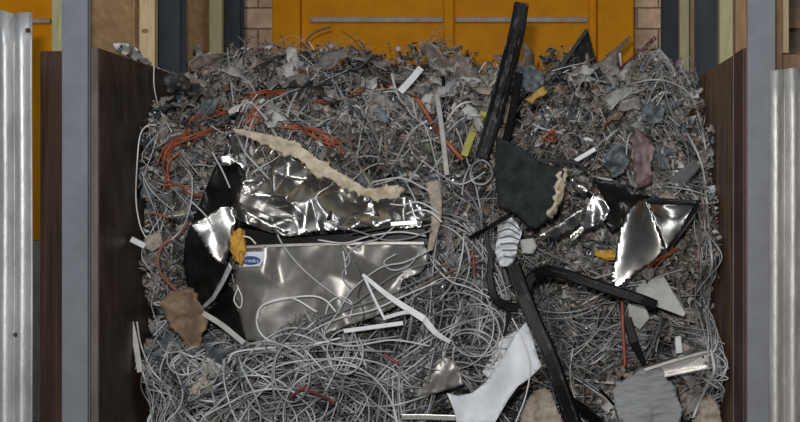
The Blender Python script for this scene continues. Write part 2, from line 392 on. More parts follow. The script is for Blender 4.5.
nx, ns = 150, 170
gx = np.linspace(LX + 0.005, RX - 0.005, nx); gs = np.linspace(0, SMAX, ns)
GX, GS = np.meshgrid(gx, gs)
p, n = surf(GX.ravel(), GS.ravel())
p[:, 0] = GX.ravel()
ii = np.arange(ns * nx).reshape(ns, nx)
Fq = np.stack([ii[:-1, :-1], ii[:-1, 1:], ii[1:, 1:], ii[1:, :-1]], -1).reshape(-1, 4)
p = p - n * 0.17 + rng.normal(size=p.shape) * 0.012
p[:, 0] = np.clip(p[:, 0], LX + 0.003, RX - 0.003)
heap = mk('scrap_heap', p, Fq, m_core)
tag(heap, 'dense dark mass of compacted shredded scrap filling the bay', 'scrap heap', None, 'stuff')

# landmarks (photo pixels of the middle of each) used to say what a scrap lies beside
LAND = [('the brown cardboard', 184, 316), ('the blue badge', 250, 268), ('the white V', 392, 296), ('the large white sheet', 490, 380), ('the black frame foot', 568, 402),
        ('the black frame arm', 600, 284), ('the grey padded slab', 646, 402), ('the metal channel', 682, 362), ('the folded steel sheet', 655, 235), ('the dusty pink rag', 638, 158),
        ('the dark green board', 530, 185), ('the black profile', 504, 85), ('the cream foam edge', 320, 168), ('the black bent sheet', 206, 240), ('the red rod', 624, 335),
        ('the mustard scrap', 537, 95), ('the level white strip', 373, 330), ('the low red cable', 316, 395), ('the triangular slab', 577, 60), ('the white slope strip', 410, 80),
        ('the yellow green strip', 474, 132), ('the hooked brown cable', 312, 45), ('the dark red stick', 636, 55), ('the crumpled white sheet', 507, 242), ('the black corner film', 184, 84), ('the light grey plate', 662, 296), ('the dark brown stick', 264, 107)]
REG = []
def proj(V):
    V = np.asarray(V).reshape(-1, 3); return float(np.mean(CX + V[:, 0] * F / V[:, 1])), float(np.mean(CY - (V[:, 2] - H) * F / V[:, 1]))
def near(px, py):
    best = min(LAND, key=lambda l: math.hypot(l[1] - px, l[2] - py)); d = math.hypot(best[1] - px, best[2] - py)
    if abs(px - 138) < 0.8 * d: return 'the left panel'
    if abs(716 - px) < 0.8 * d: return 'the right panel'
    return best[0]
def reg(o, base, cat, group, px, py):
    lab = base + ', near ' + near(px, py); tag(o, lab, cat, group); REG.append((o, lab, px, py))
ORD = ['', 'second', 'third', 'fourth', 'fifth', 'sixth', 'seventh', 'eighth', 'ninth', 'tenth', 'eleventh', 'twelfth']
def settle():
    d = {}
    for r in REG: d.setdefault(r[1], []).append(r)
    for lab, rs in d.items():
        if len(rs) == 1: continue
        rs.sort(key=lambda r: r[3])
        for i, r in enumerate(rs):
            if i == 0: w_ = 'topmost'
            elif i == len(rs) - 1: w_ = 'lowest'
            else: w_ = ORD[min(i, 11)] + ' from top'
            r[0]['label'] = lab + ', ' + w_
def turning(Pt):
    t = np.diff(Pt, axis=0); t /= np.linalg.norm(t, axis=1)[:, None] + 1e-9
    return float(np.arccos(np.clip((t[1:] * t[:-1]).sum(1), -1, 1)).sum())

# ------------------------------------------------------------------ batch shape makers
def catmull(pts, n):
    pts = np.asarray(pts, float); q = np.vstack([2 * pts[0] - pts[1], pts, 2 * pts[-1] - pts[-2]])
    m = len(pts) - 1; t = np.linspace(0, m, n); i = np.clip(t.astype(int), 0, m - 1); u = (t - i)[:, None]
    a, b, c, d = q[i], q[i + 1], q[i + 2], q[i + 3]
    return 0.5 * ((2 * b) + (c - a) * u + (2 * a - 5 * b + 4 * c - d) * u ** 2 + (3 * b - a - 3 * c + d) * u ** 3)

def frames(Pt, ref):
    t = np.gradient(Pt, axis=1); t /= np.linalg.norm(t, axis=2, keepdims=True) + 1e-9
    b = np.cross(t, ref); b /= np.linalg.norm(b, axis=2, keepdims=True) + 1e-9
    nn = np.cross(b, t); return b, nn

def tubes(Pt, ref, r, k=5, flat=None, twist=0):
    """Pt (N,T,3); r (N,) radius; flat=(w,t) arrays makes rectangular ribbons."""
    N, T, _ = Pt.shape; b, nn = frames(Pt, ref)
    if flat is None:
        a = np.linspace(0, 2 * math.pi, k, endpoint=False)
        V = Pt[:, :, None, :] + r[:, None, None, None] * (np.cos(a)[None, None, :, None] * b[:, :, None] + np.sin(a)[None, None, :, None] * nn[:, :, None])
    else:
        k = 4; wd, th = flat
        tw = (np.zeros((N, T)) if np.isscalar(twist) else twist)
        bb = np.cos(tw)[..., None] * b + np.sin(tw)[..., None] * nn; n2 = -np.sin(tw)[..., None] * b + np.cos(tw)[..., None] * nn
        c = np.array([(-1, -1), (1, -1), (1, 1), (-1, 1)]) / 2.0
        V = Pt[:, :, None, :] + c[None, None, :, 0, None] * wd[:, None, None, None] * bb[:, :, None] + c[None, None, :, 1, None] * th[:, None, None, None] * n2[:, :, None]
    base = np.arange(T - 1)[:, None] * k; j = np.arange(k)[None]; j2 = (j + 1) % k
    Fq = np.stack([base + j, base + j2, base + k + j2, base + k + j], -1).reshape(-1, 4)
    return V.reshape(N, T * k, 3), Fq

def capped(Fq, T, k):
    return [tuple(f) for f in Fq] + [tuple(range(k))[::-1], tuple(range((T - 1) * k, T * k))]

def walk(px, py, T, step, curl, lift, wander=0.10, bias=None, head=None, nb=1, sink=0.0):
    if nb > 1:
        m = (len(px) + nb - 1) // nb
        px = np.repeat(px[:m], nb)[:len(px)] + rng.normal(0, 7, len(px)); py = np.repeat(py[:m], nb)[:len(py)] + rng.normal(0, 7, len(py))
        if head is None: head = np.repeat(rng.uniform(0, 2 * math.pi, m), nb)[:len(px)] + rng.normal(0, 0.15, len(px))
        bias = np.repeat(rng.normal(0, curl, m), nb)[:len(px)] * rng.uniform(0.85, 1.15, len(px))
    N = len(px); x, s = pix2xs(px, py)
    def gn():
        if nb == 1: return rng.normal(0, wander, N)
        return np.repeat(rng.normal(0, wander, m), nb)[:N] + rng.normal(0, wander * 0.3, N)
    th = rng.uniform(0, 2 * math.pi, N) if head is None else head
    kb = rng.normal(0, curl, N) if bias is None else bias
    kk = kb.copy(); off = -sink + rng.uniform(0, 1, N) * (lift + sink); vo = np.zeros(N)
    pts = np.zeros((N, T, 3)); nr = np.zeros((N, T, 3))
    for i in range(T):
        p_, n_ = surf(x, s); pts[:, i] = p_ + n_ * off[:, None]; nr[:, i] = n_
        pts[:, i, 0] = np.where(pts[:, i, 0] < LX + 0.015, LX + 0.015, np.where(pts[:, i, 0] > RX - 0.015, RX - 0.015, pts[:, i, 0]))
        kk = kk + (kb - kk) * 0.1 + gn() * curl
        th = th + kk * step
        x = x + np.cos(th) * step; s = s + np.sin(th) * step
        fl = (x < LX + 0.03) | (x > RX - 0.03); th = np.where(fl, math.pi - th, th); x = np.clip(x, LX + 0.03, RX - 0.03)
        fs = (s < 0.15) | (s > SMAX - 0.1); th = np.where(fs, -th, th); s = np.clip(s, 0.15, SMAX - 0.1)
        vo = vo * 0.8 + rng.normal(0, 0.006, N); off = np.clip(off + vo * 0.6, -0.01 - sink, lift)
    # smooth
    for _ in range(2): pts[:, 1:-1] = (pts[:, :-2] + 2 * pts[:, 1:-1] + pts[:, 2:]) / 4
    return pts, nr

def rand_in(rects, N):
    """rects: (x0,x1,y0,y1,weight)"""
    r = np.array(rects, float); wgt = r[:, 4] * (r[:, 1] - r[:, 0]) * (r[:, 3] - r[:, 2]); i = rng.choice(len(r), N, p=wgt / wgt.sum())
    u = rng.uniform(size=(N, 2)); return r[i, 0] + u[:, 0] * (r[i, 1] - r[i, 0]), r[i, 2] + u[:, 1] * (r[i, 3] - r[i, 2])

def basis(nrm, tilt):
    N = len(nrm); z = nrm + rng.normal(0, tilt, (N, 3)); z /= np.linalg.norm(z, axis=1)[:, None]
    a = rng.normal(size=(N, 3)); xx = np.cross(a, z); xx /= np.linalg.norm(xx, axis=1)[:, None]; yy = np.cross(z, xx)
    return xx, yy, z

def patches(c, nrm, sx, sy, g, amp, tilt, thick, jit=0.32):
    """crumpled irregular scraps, N of them, solid with a thin edge"""
    N = len(c); xx, yy, zz = basis(nrm, tilt)
    u, v = np.meshgrid(np.linspace(-.5, .5, g), np.linspace(-.5, .5, g)); u = u.ravel(); v = v.ravel()
    U = u[None] + rng.normal(0, jit / g, (N, g * g)); Vv = v[None] + rng.normal(0, jit / g, (N, g * g))
    ang = np.arctan2(v, u)[None]; rad = 1 + sum(rng.uniform(0.08, 0.28, (N, 1)) * np.sin(k * ang + rng.uniform(0, 6.28, (N, 1))) for k in (2, 3, 5)); U = U * rad; Vv = Vv * rad
    h = np.zeros((N, g * g))
    for k in range(3):
        an = rng.uniform(0, 6.28, (N, 1)); f = rng.uniform(0.8, 2.2, (N, 1)); ph = rng.uniform(0, 1, (N, 1))
        q = (np.cos(an) * U + np.sin(an) * Vv) * f + ph
        h += np.abs((q % 1) - 0.5) * rng.uniform(0.5, 1.2, (N, 1))
    h = (h - h.mean(1, keepdims=True)) * amp[:, None]
    X3 = c[:, None] + (U * sx[:, None])[..., None] * xx[:, None] + (Vv * sy[:, None])[..., None] * yy[:, None]
    fr = X3 + h[..., None] * zz[:, None]; bk = fr - zz[:, None] * thick
    V = np.concatenate([fr, bk], 1)
    V[..., 0] = np.clip(V[..., 0], LX + 0.004, RX - 0.004)
    q = np.arange(g * g).reshape(g, g)
    f1 = np.stack([q[:-1, :-1], q[:-1, 1:], q[1:, 1:], q[1:, :-1]], -1).reshape(-1, 4)
    f2 = f1[:, ::-1] + g * g
    ring = np.concatenate([q[0, :-1], q[:-1, -1], q[-1, :0:-1], q[:0:-1, 0]]); r2 = np.roll(ring, -1)
    f3 = np.stack([r2, ring, ring + g * g, r2 + g * g], -1)
    return V, np.concatenate([f1, f2, f3])

def merge(name, V, Fq, mats, mid, label, cat, smooth=False):
    N, n, _ = V.shape; off = (np.arange(N) * n)[:, None, None]
    FF = (Fq[None] + off).reshape(-1, 4); idx = np.repeat(mid, len(Fq))
    o = mk(name, V.reshape(-1, 3), FF, mats, None, smooth, idx); return tag(o, label, cat, None, 'stuff')

# ------------------------------------------------------------------ uncountable fill of the heap
UP = [(150, 700, 48, 140, 1.0), (150, 240, 130, 200, .9), (420, 712, 130, 240, 1.0)]
ALLR = [(135, 716, 45, 425, 1.0)]
# small crumpled bits
px, py = rand_in([(140, 705, 46, 150, 1.6), (135, 716, 150, 310, 0.9), (138, 500, 310, 425, 0.25), (560, 716, 80, 422, 1.0)], 5600)
x, s = pix2xs(px, py); c, nn = surf(x, s); c = c + nn * rng.uniform(-0.16, 0.04, (len(c), 1))
sz = rng.uniform(0.02, 0.08, len(c))
V, Fq = patches(c, nn, sz, sz * rng.uniform(0.4, 1.0, len(c)), 4, sz * 0.45, 0.6, 0.002)
fk = ['grey', 'taupe', 'pale', 'charcoal', 'slate', 'white', 'pink', 'brown', 'foil', 'green']
fp = np.array([.25, .19, .12, .17, .10, .035, .035, .05, .03, .02]); fp = fp / fp.sum()
merge('shredded_flakes', V, Fq, [film[k] for k in fk], rng.choice(len(fk), len(c), p=fp),
      'countless small shredded plastic and foil flakes coating the heap', 'shreds')
# crumbs
px, py = rand_in([(140, 705, 50, 150, 1.6), (135, 716, 150, 310, 0.8), (560, 716, 80, 422, 0.7)], 7000)
x, s = pix2xs(px, py); c, nn = surf(x, s); c = c + nn * rng.uniform(-0.06, 0.07, (len(c), 1))
sz = rng.uniform(0.010, 0.032, len(c))
V, Fq = patches(c, nn, sz * 1.6, sz * rng.uniform(0.4, 1.0, len(c)), 3, sz * 0.5, 0.8, 0.002)
merge('shredded_crumbs', V, Fq, [film[k] for k in fk], rng.choice(len(fk), len(c), p=np.array([.30, .24, .12, .15, .08, .01, .03, .04, .02, .01])),
      'countless tiny shredded crumbs sprinkled over the heap', 'shreds')
# small strips
px, py = rand_in([(150, 700, 48, 150, 1.6), (135, 716, 150, 310, 0.7), (520, 716, 300, 425, .7)], 1700)
Pt, nr = walk(px, py, 7, 0.022, 2.5, 0.04, sink=0.12)
dv = rng.normal(0, 0.35, (len(px), 1, 3)) * np.linspace(-.5, .5, 7)[None, :, None] * 0.15
Pt = Pt + dv
V, Fq = tubes(Pt, nr, None, flat=(rng.uniform(0.004, 0.012, len(px)), np.full(len(px), 0.002)), twist=np.repeat(rng.uniform(-1.2, 1.2, (len(px), 1)), 7, 1))
V[..., 0] = np.clip(V[..., 0], LX + 0.004, RX - 0.004)
merge('shredded_strips', V, Fq, [film[k] for k in fk], rng.choice(len(fk), len(px), p=np.array([.30, .20, .15, .13, .08, .03, .03, .05, .02, .01])),
      'countless short shredded strips scattered over the heap', 'shreds')
# thin wires
px, py = rand_in([(140, 710, 55, 150, 1.0), (138, 716, 150, 300, 1.1), (138, 520, 310, 425, 0.6), (520, 716, 290, 425, 0.9)], 1900)
Pt, nr = walk(px, py, 30, 0.02, 3.0, 0.06, nb=4, sink=0.12)
V, Fq = tubes(Pt, nr, rng.uniform(0.0012, 0.0026, len(px)), k=3)
merge('fine_wires', V, Fq, [cab[k] for k in ('grey', 'light', 'wire', 'dark', 'brown')], rng.choice(5, len(px), p=[.36, .24, .16, .14, .10]),
      'countless thin wires tangled all over the heap', 'wires', True)
# thicker cable mass, coloured mostly dark to stand for shade in the gaps
px, py = rand_in([(140, 500, 305, 425, 2.6), (215, 430, 300, 345, 0.2), (520, 615, 270, 410, 1.5), (400, 510, 200, 300, 1.2), (140, 200, 180, 300, .5)], 420)
Pt, nr = walk(px, py, 60, 0.028, 2.6, 0.05, nb=7, sink=0.14)
V, Fq = tubes(Pt, nr, rng.uniform(0.0032, 0.005, len(px)), k=5)
merge('cable_tangle', V, Fq, [cab[k] for k in ('grey', 'light', 'dark', 'white')], rng.choice(4, len(px), p=[.34, .06, .58, .02]),
      'countless cables, mostly darkened as gap shade, knotted together deep in the lower heap', 'cables', True)

# ------------------------------------------------------------------ counted cables
def cables(N, rects, T, step, curl, lift, keys, probs, rad, label, group, name='cable', head=None, extra=0.0, nb=4):
    px, py = rand_in(rects, N)
    Pt, nr = walk(px, py, T, step, curl, lift, head=head, nb=nb, sink=0.06)
    Pt = Pt + nr * extra
    r = rng.uniform(*rad, N); V, Fq = tubes(Pt, nr, r, k=6); fc = capped(Fq, T, 6)
    kk = rng.choice(len(keys), N, p=np.array(probs) / sum(probs))
    for i in range(N):
        o = mk(name, V[i], fc, cab[keys[kk[i]]], None, True)
        tn = turning(Pt[i]); sh = 'coiled' if tn > 5.5 else ('looped' if tn > 3.4 else 'gently curved')
        cn = {'grey': 'mid grey', 'light': 'pale grey', 'white': 'white'}[keys[kk[i]]]; tk = 'thick ' if r[i] > (rad[0] + rad[1]) / 2 else 'thin '
        reg(o, '%s %s%s %s' % (sh, tk, cn, name), 'cable', group[keys[kk[i]]] if isinstance(group, dict) else group, *proj(Pt[i]))
cables(112, [(150, 480, 318, 420, 1.0), (230, 420, 335, 420, .8)], 62, 0.028, 3.4, 0.05, ['grey', 'light'], [.5, .5], (0.0042, 0.0058),
       {'grey': 'mid grey cable looping in the tangle below the dented steel box', 'light': 'pale grey cable looping in the tangle below the dented steel box'},
       {'grey': 'mid grey cables of the lower tangle', 'light': 'pale grey cables of the lower tangle'}, extra=0.04)
cables(34, [(525, 610, 285, 400, 1.0)], 44, 0.026, 4.0, 0.06, ['grey', 'light'], [.6, .4], (0.0034, 0.0048),
       {'grey': 'mid grey cable coiled to the right of the black frame upright', 'light': 'pale grey cable coiled to the right of the black frame upright'},
       {'grey': 'mid grey cables by the black frame', 'light': 'pale grey cables by the black frame'}, extra=0.03)
cables(34, [(405, 500, 215, 305, 1.0)], 40, 0.028, 3.0, 0.06, ['grey', 'light'], [.6, .4], (0.0034, 0.005),
       {'grey': 'mid grey cable tangled between the steel box and the black frame', 'light': 'pale grey cable tangled between the steel box and the black frame'},
       {'grey': 'mid grey cables in the middle', 'light': 'pale grey cables in the middle'}, extra=0.03)
cables(18, [(640, 700, 85, 130, 1.0)], 34, 0.03, 1.8, 0.08, ['light', 'grey'], [.5, .5], (0.003, 0.005),
       {'grey': 'mid grey cable arching over the top right of the heap', 'light': 'pale grey cable arching over the top right of the heap'},
       {'grey': 'mid grey cables at top right', 'light': 'pale grey cables at top right'}, extra=0.0)
cables(16, [(694, 708, 120, 300, 1.0)], 30, 0.03, 0.9, 0.06, ['light', 'grey'], [.5, .5], (0.003, 0.004),
       {'grey': 'mid grey cable hanging down beside the right panel', 'light': 'pale grey cable hanging down beside the right panel'},
       {'grey': 'mid grey cables along the right panel', 'light': 'pale grey cables along the right panel'}, head=rng.normal(-math.pi / 2, 0.25, 16), extra=0.03)
cables(20, [(146, 175, 90, 400, 1.0)], 30, 0.03, 1.0, 0.07, ['light', 'white'], [.7, .3], (0.002, 0.003),
       {'white': 'thin white wire straggling down beside the left panel', 'light': 'thin pale grey wire straggling down beside the left panel'},
       {'white': 'thin white wires along the left panel', 'light': 'thin pale grey wires along the left panel'}, head=rng.normal(-math.pi / 2, 0.45, 20), extra=0.04, name='wire')
cables(16, [(240, 480, 60, 130, 1.0), (540, 640, 130, 180, 1.0)], 24, 0.03, 2.2, 0.06, ['light', 'grey'], [.6, .4], (0.0026, 0.004),
       {'grey': 'mid grey cable lying on the upper slope of the heap', 'light': 'pale grey cable lying on the upper slope of the heap'},
       {'grey': 'mid grey cables on the upper slope', 'light': 'pale grey cables on the upper slope'}, extra=0.03)

cables(18, [(590, 700, 120, 270, 1.0)], 30, 0.026, 2.6, 0.05, ['light', 'grey'], [.5, .5], (0.0024, 0.0038), {}, {'grey': 'mid grey cables over the rags', 'light': 'pale grey cables over the rags'}, extra=0.09, nb=2)
cables(16, [(560, 712, 300, 420, 1.0)], 30, 0.026, 3.0, 0.05, ['light', 'grey'], [.5, .5], (0.0024, 0.0040), {}, {'grey': 'mid grey cables at lower right', 'light': 'pale grey cables at lower right'}, extra=0.08, nb=2)
def cable(pts, r, mat, label, off=0.08, name='cable', T=None, Y=None, cat='cable', group=None, offs=None):
    T = T or max(14, len(pts) * 9)
    q = catmull(np.array(pts, float), T)
    if Y is None:
        y = depth(q[:, 0], q[:, 1])
        for _ in range(6): y[1:-1] = (y[:-2] + 2 * y[1:-1] + y[2:]) / 4
        y = y - off
    else: y = np.interp(np.linspace(0, 1, T), np.linspace(0, 1, len(Y)), Y) if not np.isscalar(Y) else np.full(T, Y)
    y = np.minimum(y, np.where(q[:, 0] < CX, (-LX - 0.02) * F / np.maximum(CX - q[:, 0], 1), (RX - 0.02) * F / np.maximum(q[:, 0] - CX, 1)))
    Pt = P(q[:, 0], q[:, 1], y)[None]
    ref = np.broadcast_to(np.array([0.05, -1.0, 0.1]), Pt.shape)
    V, Fq = tubes(Pt, ref, np.array([r]), k=8)
    o = mk(name, V[0], capped(Fq, T, 8), mat, None, True); return tag(o, label, cat, group)
def arc_pts(cx, cy, rx, ry, a0, a1, n=10):
    a = np.radians(np.linspace(a0, a1, n)); return [(cx + rx * math.cos(t), cy - ry * math.sin(t)) for t in a]

W, Lg, Gr, Dk = cab['white'], cab['light'], cab['grey'], cab['dark']
cable([(317, 312), (290, 298), (262, 306), (257, 325), (268, 340), (290, 343), (305, 330), (318, 318)], 0.0055, W, 'white cable curling in a loop over the lower dented steel panel', Y=6.46)
cable([(257, 320), (262, 306), (285, 299), (310, 296), (325, 300), (336, 312)], 0.0050, W, 'white cable sagging across the dented steel panel above the loop', Y=6.45)
cable([(271, 216), (280, 240), (296, 262), (315, 280), (335, 295), (352, 305)], 0.0048, Lg, 'pale cable running diagonally down across the steel panel', Y=6.44)
cable([(325, 316), (330, 302), (342, 297), (352, 304), (350, 318)], 0.0048, Lg, 'pale cable hooped in front of the white strips', Y=6.46)
cable([(243, 236), (250, 238), (256, 244)], 0.0045, W, 'short white cable end beside the yellow foam lump', Y=6.42)
cable([(238, 288), (234, 300), (240, 308), (242, 298), (237, 285)], 0.0036, W, 'small white cable loop below the blue badge', Y=6.46)
cable([(345, 262), (352, 250), (364, 243), (380, 238), (395, 226)], 0.0046, Lg, 'pale cable rising along the right end of the steel box', Y=6.46)
cable([(346, 275), (345, 262), (343, 251)], 0.005, Lg, 'short upright pale cable on the steel panel', Y=6.47)
cable([(156, 125), (147, 126), (140, 136), (137, 165), (136, 200), (140, 225), (146, 238)], 0.0036, W, 'long white wire bowing out in front of the left panel', off=0.22)
cable([(154, 66), (154, 85), (158, 105), (165, 120), (172, 132)], 0.0034, W, 'white wire drooping from the top of the left panel', off=0.16)
cable([(158, 68), (172, 74), (188, 84), (205, 95)], 0.0042, Lg, 'pale cable slanting down from the top of the left panel', off=0.12)
cable([(192, 175), (192, 195), (188, 215), (182, 228), (172, 240)], 0.004, Lg, 'pale wire in front of the black bent sheet', off=0.3)
cable([(188, 222), (178, 235), (164, 244), (158, 258), (160, 272), (168, 282), (176, 290)], 0.010, cab['copper'], 'thick copper brown hose curving above the brown cardboard', off=0.16)
cable([(157, 340), (166, 352), (180, 352), (194, 357), (205, 353)], 0.0046, W, 'white cable humped below the brown cardboard', off=0.15)
cable([(137, 322), (141, 345), (152, 370), (168, 386), (190, 398), (215, 402)], 0.0052, W, 'white cable sweeping down from the left panel to the lower tangle', off=0.10)
cable([(168, 350), (160, 372), (168, 392), (180, 415), (190, 424)], 0.0048, Lg, 'pale cable dropping from under the brown cardboard', off=0.18)
cable([(224, 365), (222, 352), (232, 346), (262, 344), (300, 346), (345, 343), (400, 336)], 0.0045, Lg, 'pale cable running level under the steel box', off=0.10)
cable([(225, 355), (224, 380), (230, 405), (238, 424)], 0.0046, Lg, 'pale cable falling at the left of the lower tangle', off=0.10)
cable([(275, 400), (272, 375), (278, 350), (290, 335), (306, 322)], 0.0050, Gr, 'grey cable rising to the underside of the steel box', off=0.10)
cable(arc_pts(292, 372, 18, 30, 120, 430, 14), 0.0046, Gr, 'large upright grey cable ring under the white looped cable', off=0.22)
cable(arc_pts(345, 352, 18, 22, 60, 400, 14), 0.0046, Lg, 'large pale cable ring under the white strip', off=0.22)
cable([(305, 350), (325, 372), (345, 392), (365, 405), (395, 405), (430, 395)], 0.0050, Lg, 'pale cable dipping across the bottom centre', off=0.10)
cable([(440, 300), (455, 280), (462, 255), (464, 235)], 0.0055, Lg, 'pale thick cable rising left of the black frame', off=0.18)
cable([(413, 292), (435, 278), (460, 268), (480, 258)], 0.0065, cab['brown'], 'brown cable slanting up towards the black frame', off=0.16)
cable([(428, 255), (438, 270), (452, 282), (470, 288), (495, 300)], 0.005, Lg, 'pale cable bowed in the centre of the heap', off=0.2)
cable([(512, 318), (522, 338), (530, 365), (526, 395), (515, 424)], 0.0036, W, 'thin white wire crossing the white sheet', Y=6.24)
cable([(573, 348), (570, 375), (576, 400), (590, 418)], 0.0036, W, 'thin white wire right of the black frame upright', off=0.10)
cable([(612, 418), (618, 410), (634, 414), (645, 424)], 0.0046, W, 'white cable hump in front of the grey padded slab', off=0.10)
cable([(470, 175), (473, 165), (482, 160), (490, 166), (492, 176), (484, 184), (473, 182), (470, 172)], 0.0055, Lg, 'round pale cable coil left of the dark green board', off=0.12)
cable([(462, 195), (464, 180), (470, 165)], 0.005, Lg, 'short upright pale cable under the yellow strip', off=0.12)
cable([(421, 160), (440, 174), (458, 184), (472, 180), (485, 172)], 0.0046, Lg, 'pale cable crossing below the beige strip', off=0.12)
cable([(306, 55), (306, 45), (309, 37), (318, 31), (330, 27)], 0.009, cab['brown'], 'hooked brown cable sticking up against the orange container', Y=9.4)
cable([(283, 50), (296, 56), (306, 58), (290, 66), (270, 67)], 0.0055, Lg, 'pale cable hooked at the back of the heap', Y=9.2)
cable([(552, 71), (570, 66), (590, 62)], 0.0042, W, 'white wire slanting in front of the dark triangular slab', Y=8.8)
cable([(600, 98), (620, 88), (650, 80), (672, 83), (690, 95), (700, 120), (706, 150)], 0.006, Lg, 'pale cable arching over the right shoulder of the heap', off=0.12)
cable([(686, 132), (696, 150), (703, 170), (706, 195), (709, 230), (712, 262), (709, 275)], 0.006, Lg, 'pale cable trailing down the right panel', off=0.1)
cable([(700, 190), (704, 210), (700, 235), (698, 262)], 0.008, film['pink'], 'pinkish hose hanging beside the right panel', off=0.1)
cable([(622, 302), (623, 330), (625, 366)], 0.009, m_redrod, 'red brown rod hanging below the black frame arm', Y=6.48, name='rod', cat='rod')
cable([(443, 76), (444, 98), (443, 122)], 0.010, m_black, 'short black rod standing on the upper slope', off=0.08, name='rod', cat='rod')
cable([(600, 390), (610, 400), (620, 412), (628, 424)], 0.008, m_black, 'black cable at the foot of the black frame', off=0.10)
cable([(711, 350), (714, 372), (704, 392), (692, 420)], 0.009, Lg, 'thick pale hose bent against the lower right panel', off=0.12)
cable([(472, 250), (474, 262), (475, 275)], 0.005, cab['red'], 'short red cable left of the white crumpled sheet', off=0.2)

# cables lying over the steel box
for (pts_, yy, m_, lab) in [
    ([(430, 250), (405, 262), (380, 268), (352, 290), (338, 312), (325, 330)], 6.44, Lg, 'pale cable sweeping down across the right of the steel panel'),
    ([(432, 262), (400, 272), (372, 290), (350, 306), (318, 318), (296, 334)], 6.45, Gr, 'grey cable sweeping across to the lower steel panel'),
    ([(440, 270), (410, 285), (375, 300), (345, 310), (315, 325), (280, 342)], 6.44, Gr, 'grey cable trailing under the white V to the left'),
    ([(436, 282), (404, 296), (372, 310), (340, 318), (310, 332), (290, 350)], 6.45, Lg, 'pale cable trailing under the white V to the left'),
    ([(426, 236), (400, 232), (370, 236), (345, 243), (318, 240)], 6.43, Lg, 'pale cable bridging the gap under the crushed lid'),
    ([(432, 230), (410, 238), (385, 240), (360, 232), (338, 226)], 6.42, Gr, 'grey cable bridging the gap under the crushed lid'),
    ([(440, 214), (428, 206), (416, 202), (402, 205), (390, 204)], 6.44, Lg, 'pale cable curling over the right end of the lid'),
    ([(442, 222), (430, 212), (418, 210), (406, 214)], 6.43, W, 'white cable curling over the right end of the lid'),
    ([(438, 196), (420, 186), (400, 178), (372, 182)], 6.60, Lg, 'pale cable behind the right end of the foam edge'),
    ([(356, 262), (362, 278), (358, 296), (364, 314), (356, 332)], 6.45, Dk, 'dark cable dropping down the right of the steel panel'),
    ([(343, 246), (350, 260), (342, 276), (352, 290)], 6.46, Gr, 'grey crinkled cable at the centre of the steel panel'),
    ([(420, 252), (408, 266), (392, 270), (384, 262), (396, 254)], 6.47, Lg, 'pale cable hook above the white V'),
    ([(246, 350), (280, 346), (320, 342), (352, 346), (392, 340), (430, 346)], 6.42, Lg, 'pale cable stretched along the foot of the steel panel'),
    ([(232, 356), (262, 350), (300, 352), (345, 350), (395, 352)], 6.42, Gr, 'grey cable stretched along the foot of the steel panel'),
    ([(228, 362), (236, 352), (270, 348), (310, 345), (340, 338)], 6.41, W, 'white cable stretched along the foot of the steel panel'),
    ([(190, 200), (206, 216), (214, 230)], 6.38, Lg, 'short pale wire lying on the bright folded corner'),
    ([(212, 152), (222, 170), (230, 188)], 6.46, Lg, 'short pale strip of wire on the black bent sheet'),
    ]:
    cable(pts_, 0.0046, m_, lab, Y=yy)
# orange cables
def orange_run(pts, n, label, group, jit=4.0, off=0.05, r=(0.003, 0.005)):
    for i in range(n):
        q = np.array(pts, float) + rng.normal(0, jit, (len(pts), 2)) * np.array([1.3, 1.0]); a, b = sorted(rng.choice(len(pts), 2, replace=False)) if len(pts) > 3 and i > 1 else (0, len(pts) - 1)
        if b - a < 2: a = max(0, b - 2); b = a + 2
        o = cable([tuple(t) for t in q[a:b + 1]], rng.uniform(*r), cab['orange'], label, off=off + rng.uniform(0, 0.05), group=group)
        m_ = q[a:b + 1].mean(0); REG.append((o, label, float(m_[0]), float(m_[1])))
orange_run([(166, 185), (164, 165), (172, 148), (186, 136), (205, 131), (226, 126)], 9, 'orange cable curving above the black bent sheet', 'orange cables at the left', 3.5, 0.11)
orange_run([(184, 130), (200, 118), (222, 110), (245, 105), (262, 95)], 7, 'orange cable winding up the left part of the slope', 'orange cables on the left slope', 3.5)
orange_run([(244, 128), (248, 115), (243, 105), (255, 120), (262, 128)], 6, 'orange cable bunched above the crushed steel lid', 'orange cables above the lid', 3.5)
orange_run([(248, 98), (270, 92), (290, 95), (312, 101), (332, 102)], 9, 'orange cable lying across the upper slope', 'orange cables across the upper slope', 2.5)
orange_run([(284, 126), (300, 127), (318, 134), (334, 144), (342, 152)], 8, 'orange cable along the cream foam edge of the lid', 'orange cables along the foam', 2.5, 0.10)
orange_run([(355, 92), (375, 88), (395, 84), (412, 95), (425, 110)], 5, 'orange cable near the white strip on the slope', 'orange cables near the white strip', 2.5)
orange_run([(166, 180), (180, 188), (196, 195), (205, 200)], 3, 'orange cable behind the black bent sheet', 'orange cables behind the black sheet', 3, 0.12)
orange_run([(150, 214), (158, 213), (166, 215)], 2, 'short orange cable end beside the left panel', 'short orange ends', 2, 0.14)
orange_run([(545, 138), (550, 130), (556, 134), (552, 142), (546, 136)], 3, 'orange red cable knot above the dark green board', 'orange knot', 2, 0.12)
orange_run([(648, 265), (658, 260), (668, 252), (672, 250)], 4, 'orange cable shred under the bright bent steel sheet', 'orange shreds at right', 3, 0.22)
orange_run([(300, 70), (310, 73), (320, 76)], 2, 'short orange cable high on the slope', 'short orange cables high up', 2)
cable([(418, 100), (428, 116), (440, 134), (452, 148), (463, 160)], 0.013, cab['orange'], 'thick orange hose slanting beside the beige strip', off=0.1, name='hose', cat='hose')
